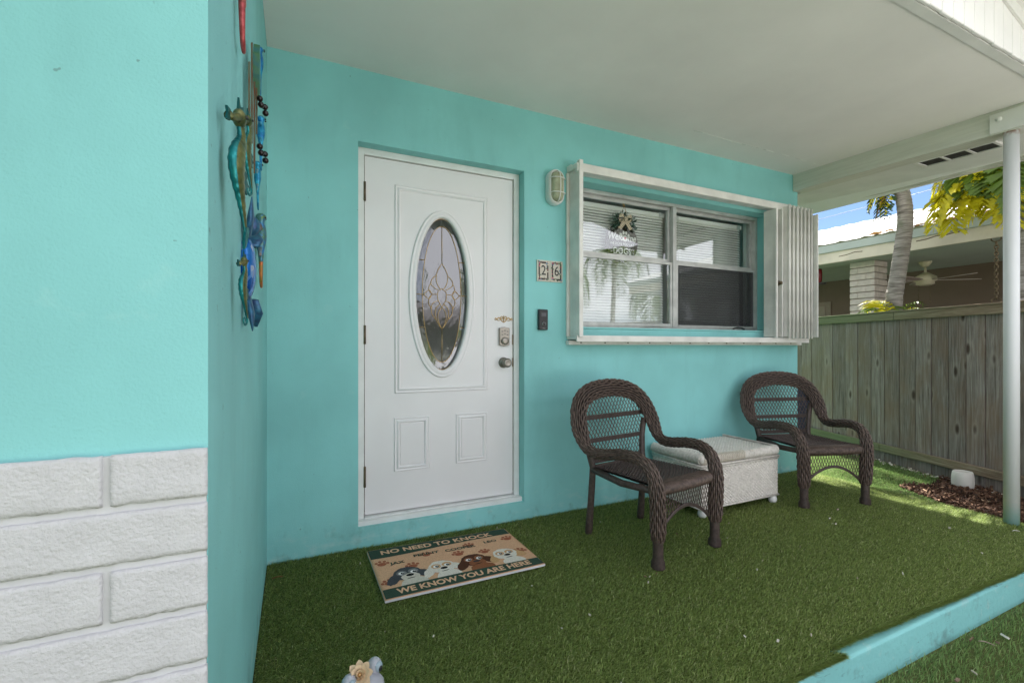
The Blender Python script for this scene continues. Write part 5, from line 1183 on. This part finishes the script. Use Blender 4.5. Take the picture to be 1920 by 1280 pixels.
mb = MB(); mb.box(7.02, 11, RY0, RY1, 1.205, 1.225); mb.build('porch_ceiling', pm('grey_green_ceiling', S(176, 186, 172), .7, var=.05), nb0)
mb = MB(); mb.box(9.05, 9.2, RY0, RY1, LOW-.03, 1.21); mb.box(9.02, 9.051, 5.35, 6.05, LOW-.03, .75, 1); mb.box(9.03, 9.05, 5.25, 6.15, LOW-.03, .83, 2); mb.build('back_wall', [pm('tan_stucco', S(112, 94, 81), .8, var=.06), pm('beige_door', S(140, 126, 112), .6), pm('beige_casing', S(128, 112, 98), .6)], nb0)
mb = MB(); mb.box(6.9, 9.06, RY0, RY1, LOW-.03, LOW-.01); mb.build('porch_floor', pm('dark_tile_floor', (.14, .12, .10), .6), nb0)
mb = MB(); mb.box(7.325, 7.605, 3.685, 3.965, LOW-.03, 1.204); pil = mb.build('brick_pillar', pm('pillar_mortar', S(150, 138, 126), .9, var=.1), nb0)
BRK = pm('whitewashed_brick', S(206, 196, 184), .75, var=.1, vs_=12, bump=.5, bs=60, bd=.006)
def bk(sx, sy): mb = MB(); mb.box(-sx/2, sx/2, -sy/2, sy/2, 0, .077); return mb.mesh('brick', BRK, bev=.006, seg=1)
bA, bB = bk(.107, .213), bk(.213, .107); zc_ = 1.204-.081; rw = 0; cxp, cyp = 7.465, 3.825
while zc_ > LOW:
    for q in range(4):
        a = q*math.pi/2; o1 = (-.1065, .0535) if rw % 2 == 0 else (-.1065, -.0535)
        rx, ry = o1[0]*math.cos(a)-o1[1]*math.sin(a), o1[0]*math.sin(a)+o1[1]*math.cos(a)
        inst('brick', bA if q % 2 == 0 else bB, (cxp+rx+random.uniform(-.003, .003), cyp+ry+random.uniform(-.003, .003), zc_), pil)
    zc_ -= .088; rw += 1
# ceiling fan, feeder, chain
fan = tag(empty('ceiling_fan', (8.15, 3.55, 1.205)), 'cream ceiling fan under the neighbouring porch roof', 'fan'); fc = atx(1735, 455, 8.15)
fx0, fy0 = 8.15, fc.y; fan.location = (fx0, fy0, 1.205); CRM = pm('cream_enamel', S(206, 198, 168), .4, var=.06)
mb = MB(); mb.lathe([(.075, 1.204), (.07, 1.185), (.035, 1.135), (.018, 1.13)], (fx0, fy0, 0), 20); mb.lathe([(.014, 1.135), (.014, 1.04)], (fx0, fy0, 0), 10); mb.build('down_rod', CRM, fan)
mb = MB(); mb.lathe([(.03, 1.05), (.07, 1.02), (.125, .985), (.13, .93), (.10, .915), (.105, .885), (.06, .865)], (fx0, fy0, 0), 24); mb.build('motor', CRM, fan)
for k in range(5):
    a = R(-38+72*k); d = Vector((math.cos(a), math.sin(a), 0)); s_ = Vector((-d.y, d.x, .14)); mb = MB(); c = Vector((fx0, fy0, .935))
    pt = [(.10, .025), (.2, .05), (.35, .066), (.6, .072), (.64, .05), (.64, -.05), (.6, -.072), (.35, -.066), (.2, -.05), (.10, -.025)]
    mb.prism(pt, 0, .008, lambda p, q, h: c+d*p+s_*q+Vector((0, 0, h))); mb.build('fan_blade', pm('pale_fan_blade', S(176, 160, 150), .5), fan)
mb = MB()
for s_ in (-.06, .075): mb.tube([(fx0-.01, fy0+s_, .88), (fx0-.01, fy0+s_, .64)], .003, 5); mb.ball((fx0-.01, fy0+s_, .63), (.008, .008, .02), 8, 6)
mb.build('pull_chain', M['hinge'], fan)
q = atx(1537, 497, 7.4); mb = MB(); fz = 1.20
fe_ = tag(empty('hummingbird_feeder', (7.4, q.y, .98)), 'red glass hummingbird feeder hanging under the neighbouring eave', 'bird feeder')
mb.lathe([(.012, 1.203), (.03, 1.19), (.034, 1.12), (.03, 1.02), (.022, .985)], (7.4, q.y, 0), 16); mb.build('bottle', pm('red_glass', S(120, 22, 30), .15, var=.1), fe_)
mb = MB(); mb.lathe([(.02, .99), (.085, .982), (.088, .965), (.05, .955)], (7.4, q.y, 0), 20); mb.build('feeder_base', pm('dark_grey_base', S(70, 66, 66), .5), fe_)
q = atx(1868, 455, 7.05); mb = MB(); chn = tag(empty('hanging_chain', (7.05, q.y, .5)), 'rusty dark chain hanging from the neighbouring eave by the white post', 'chain'); zt_ = atx(1868, 447, 7.05).z; zb2 = atx(1868, 560, 7.05).z
mb = MB(); mb.tube([(7.05, q.y, zt_+.10), (7.05, q.y, zt_+.03)], .006, 6); mb.tube([(7.05, q.y+.042*math.cos(a), zt_+.034*math.sin(a)) for a in np.linspace(0, 2*math.pi, 17)[:-1]], .007, 6, closed=True); mb.build('eye_hook', M['hinge'], chn)
z_ = zt_-.04; k = 0
while z_ > zb2:
    ax = Vector((0, 1, 0)) if k % 2 else Vector((.8, .6, 0)); mb = MB(); mb.tube([Vector((7.05, q.y, z_-.018))+ax*.016*math.cos(a)+Vector((0, 0, .026*math.sin(a))) for a in np.linspace(0, 2*math.pi, 11)[:-1]], .0065, 5, closed=True); mb.build('link', M['hinge'], chn); z_ -= .037; k += 1
mb = MB(); mb.tube([(7.05, q.y+.04*math.cos(a), zb2-.02+.03*math.sin(a)) for a in np.linspace(0, 2*math.pi, 17)[:-1]], .007, 6, closed=True); mb.build('end_ring', M['hinge'], chn)

# ------------------------------------------------------------ palms and plants
def frond(mb, p, d0, ln, droop, wid, nl=26, mi=0, fish=False, seed=0, side=None):
    r = random.Random(seed); p = Vector(p); d = Vector(d0).normalized(); pts = [p.copy()]; ns = 12
    for i in range(ns): d = (d+Vector((0, 0, -droop*(i+1)/ns))).normalized(); p = p+d*ln/ns; pts.append(p.copy())
    mb.tube(pts, [lerp(.012, .003, i/ns)*(ln/1.6) for i in range(ns+1)], 5, mi=mi, caps=False)
    for k in range(nl):
        t = .12+.86*k/nl; f = t*ns; i = int(f); q = pts[i].lerp(pts[min(i+1, ns)], f-i); T = (pts[min(i+1, ns)]-pts[max(i-1, 0)]).normalized(); up_ = Vector((0, 0, 1)); s_ = T.cross(up_).normalized()
        for sg in (-1, 1):
            l = wid*(1-.55*abs(2*t-.9))*r.uniform(.85, 1.12); dd = (s_*sg*.9+T*.55+Vector((0, 0, r.uniform(-.55, .05)))).normalized(); nn = dd.cross(T).normalized()
            if fish:
                w = l*r.uniform(.20, .34); e1 = q+dd*l; pr = T*w
                mb.add([q, q+dd*l*.45-pr*.35+nn*.01, e1-pr*.75, e1*.5+(q+dd*l*.82)*.5-pr*.3, e1-pr*.1+dd*l*.1, q+dd*l*.86+pr*.25, e1+pr*.62-dd*l*.12, q+dd*l*.4+pr*.3+nn*.01], [(0, 1, 2, 3), (0, 3, 4, 5), (0, 5, 6, 7)], mi)
            else:
                w = l*.055+.004; m_ = q+dd*l*.5+Vector((0, 0, .02*l)); e1 = q+dd*l+Vector((0, 0, -.22*l))
                mb.add([q, m_+T*w, e1, m_-T*w], [(0, 1, 2, 3)], mi)
def palm(name, path, rad, label, crown, group=None, fr_n=12, fl=1.8, wid=.5, mats=None, fish=False, seed=1, droop=.9, low=False):
    e = tag(empty(name, path[0]), label, 'palm tree', group); P = spline(path, 8); L = len(P); mb = MB()
    rr_ = [lerp(rad, rad*.82, i/(L-1))*(1+.035*(i % 2)) for i in range(L)]
    P2 = []; R2 = []
    for i in range(L-1):
        for k in range(4): P2.append(P[i].lerp(P[i+1], k/4)); R2.append(lerp(rr_[i], rr_[i+1], k/4)*(1.035 if k == 0 else 1))
    mb.tube(P2+[P[-1]], R2+[rr_[-1]], 14); mb.build('trunk', M['trunk'], e); mb = MB(); r = random.Random(seed)
    for k in range(fr_n):
        a = 2*math.pi*k/fr_n+r.uniform(-.2, .2); el = r.uniform(.1, .9); frond(mb, crown, (math.cos(a), math.sin(a), el), fl*r.uniform(.85, 1.1), droop*r.uniform(.8, 1.3), wid, 24, r.choice([0, 0, 1]), fish, seed*50+k)
    mb.build('crown', mats or [M['leaf'], M['leaf_dark']], e); return e
tp = [atx(1676, 578, 6.45), atx(1679, 545, 6.45), atx(1686, 500, 6.45), atx(1695, 440, 6.45), atx(1697, 395, 6.45), atx(1688, 350, 6.45), atx(1670, 310, 6.45)]
tp = [Vector((6.45, tp[0].y+.03, LOW-.03))]+tp+[Vector((6.4, tp[-1].y+.10, 3.3))]
pe = palm('palm_tree', tp, .083, 'slender grey ringed palm trunk rising between the fence and the next house', (6.4, tp[-1].y, 3.35), 'palms by the fence', 18, 1.8, .62, seed=3, droop=.42)
mb = MB(); r = random.Random(8)    # hanging dry leaf bunch below the crown
hp = atx(1676, 352, 6.40)
for k in range(11):
    e0 = atx(r.uniform(1612, 1668), r.uniform(382, 412), 6.3+r.uniform(-.15, .15)); st_ = hp+Vector((r.uniform(-.1, .1), r.uniform(-.02, .12), r.uniform(-.02, .08)))
    frond(mb, st_, (e0-st_).normalized()+Vector((0, 0, .25)), (e0-st_).length*1.05, .35, .10, 9, r.choice([0, 0, 1, 2]), True, 300+k)
mb.build('dry_frond', [M['leaf_dark'], M['leaf_dry'], M['leaf_yellow']], pe)
# fishtail palm: sunlit yellow green leaves hanging in front of the white roof
fp2 = [Vector((6.6, 2.03, LOW-.03)), Vector((6.6, 2.0, .5)), Vector((6.58, 1.98, 1.7)), Vector((6.55, 1.98, 2.4))]
fe2 = tag(empty('fishtail_palm', fp2[0]), 'fishtail palm with sunlit yellow green leaves behind the white post', 'palm tree', 'palms by the fence')
mb = MB(); mb.tube(spline(fp2, 8), .075, 14); mb.build('trunk', M['trunk'], fe2)
mb = MB(); r = random.Random(12)
targets = [(1722, 345, 0), (1712, 400, 0), (1735, 385, 0), (1760, 350, 0), (1770, 405, 0), (1790, 375, 0), (1800, 330, 1), (1815, 400, 0), (1830, 360, 0), (1845, 395, 0), (1860, 340, 1), (1870, 375, 0), (1890, 400, 0), (1915, 395, 0), (1780, 320, 0), (1850, 315, 1), (1885, 330, 1), (1750, 405, 0), (1925, 360, 1)]
for k, (u, v, mi) in enumerate(targets):
    e0 = atx(u, v+6, 6.15+r.uniform(-.25, .35)); st_ = Vector((6.55, 2.05+r.uniform(0, .25), 2.05+r.uniform(-.1, .3))); dv = e0-st_
    frond(mb, st_, dv.normalized()+Vector((0, 0, .35)), dv.length*1.08, .42, .30, 19, mi if r.random() < .8 else 2, True, 500+k)
mb.build('crown', [M['leaf_yellow'], M['leaf'], M['leaf_yellow']], fe2)
def bush(name, base, label, targets, mats, wid, seed, nl=16):
    e = tag(empty(name, base), label, 'plant', 'small palms behind the fence'); mb = MB(); r = random.Random(seed)
    for k, (t_, ln) in enumerate(targets): d = Vector(t_)-Vector(base); frond(mb, base, d.normalized()+Vector((0, 0, .3)), d.length*1.1, .5, wid, nl, r.randrange(len(mats)), False, seed*31+k)
    mb.build('crown', mats, e); mb = MB(); b = Vector(base); mb.tube([(b.x, b.y, LOW-.03), (b.x, b.y, b.z+.05)], .03, 8); mb.build('stem', M['trunk'], e)
b1 = atx(1668, 600, 6.25)
bush('areca_palm', b1, 'yellow green feathery palm sprouting at the foot of the palm trunk', [(atx(u, v, 6.2+k*.05), 1) for k, (u, v) in enumerate(((1605, 572), (1620, 552), (1638, 540), (1652, 538), (1632, 578), (1665, 535)))], [M['leaf_yellow'], M['leaf'], M['leaf_yellow']], .21, 4, 13)
b2 = atx(1690, 605, 6.6)
bush('areca_palm', b2, 'thin yellowish fronds right of the palm trunk above the fence', [(atx(u, v, 6.6), 1) for u, v in ((1712, 560), (1722, 555), (1708, 548), (1728, 568))], [M['leaf_yellow'], M['leaf']], .12, 6, 12)
b3 = atx(1585, 612, 6.3)
bush('withered_palm', b3, 'withered pinkish brown frond drooping over the fence top', [(atx(u, v, 6.0), 1) for u, v in ((1541, 590), (1548, 580), (1560, 583))], [m_leaf('withered_pink', S(176, 140, 128), .3, S(206, 176, 160)), M['leaf_dry'], M['leaf_yellow']], .12, 7, 18)
# overhead wire
mb = MB(); a, b = atx(1500, 421, 14), atx(1760, 352, 14); mb.tube([a+(a-b)*3, a, b, b+(b-a)*3], .006, 4); tag(mb.build('utility_cable', M['black']), 'thin utility cable crossing the sky above the neighbouring roof', 'cable')

# ------------------------------------------------------------ the street in front, mirrored in the glass
for k, (x, y, h, s_) in enumerate(((7.5, -7.5, 3.6, 2.0), (12.5, -11, 5.2, 2.4), (10.5, -6.0, 3.0, 1.9), (17, -10, 4.6, 2.3), (3.5, -14, 4.4, 2.3))):
    palm('palm_tree', [Vector((x, y, LOW-.03)), Vector((x+.1, y+.1, LOW+h*.5)), Vector((x+.3, y, LOW+h))], .11, ['front yard palm nearest the driveway, mirrored in the window', 'tall street palm mirrored in the window', 'low bushy palm at the driveway side, mirrored in the window', 'farthest street palm to the right, mirrored in the window', 'street palm opposite the front door, mirrored in the door glass'][k], (x+.3, y, LOW+h+.05), 'front yard palms', 14, s_, .6, seed=20+k)
oh = tag(empty('opposite_house', (6, -27, LOW-.03)), 'pale house across the street mirrored in the glass', 'house')
mb = MB(); mb.box(-6, 16, -31, -25, LOW-.03, 1.7); mb.build('wall', pm('grey_stucco', (.4, .4, .38), .8), oh)
mb = MB(); mb.add([(-7, -24, 1.6), (17, -24, 1.6), (17, -28, 3.1), (-7, -28, 3.1)], [(0, 1, 2, 3)]); mb.build('roof', pm('grey_shingle', (.16, .15, .15), .9, var=.2), oh)
for x in (-3, 1, 6, 11): mb = MB(); mb.box(x, x+1.6, -25.0+.01, -24.95, -.4, 1.0); mb.build('window', M['black'], oh)
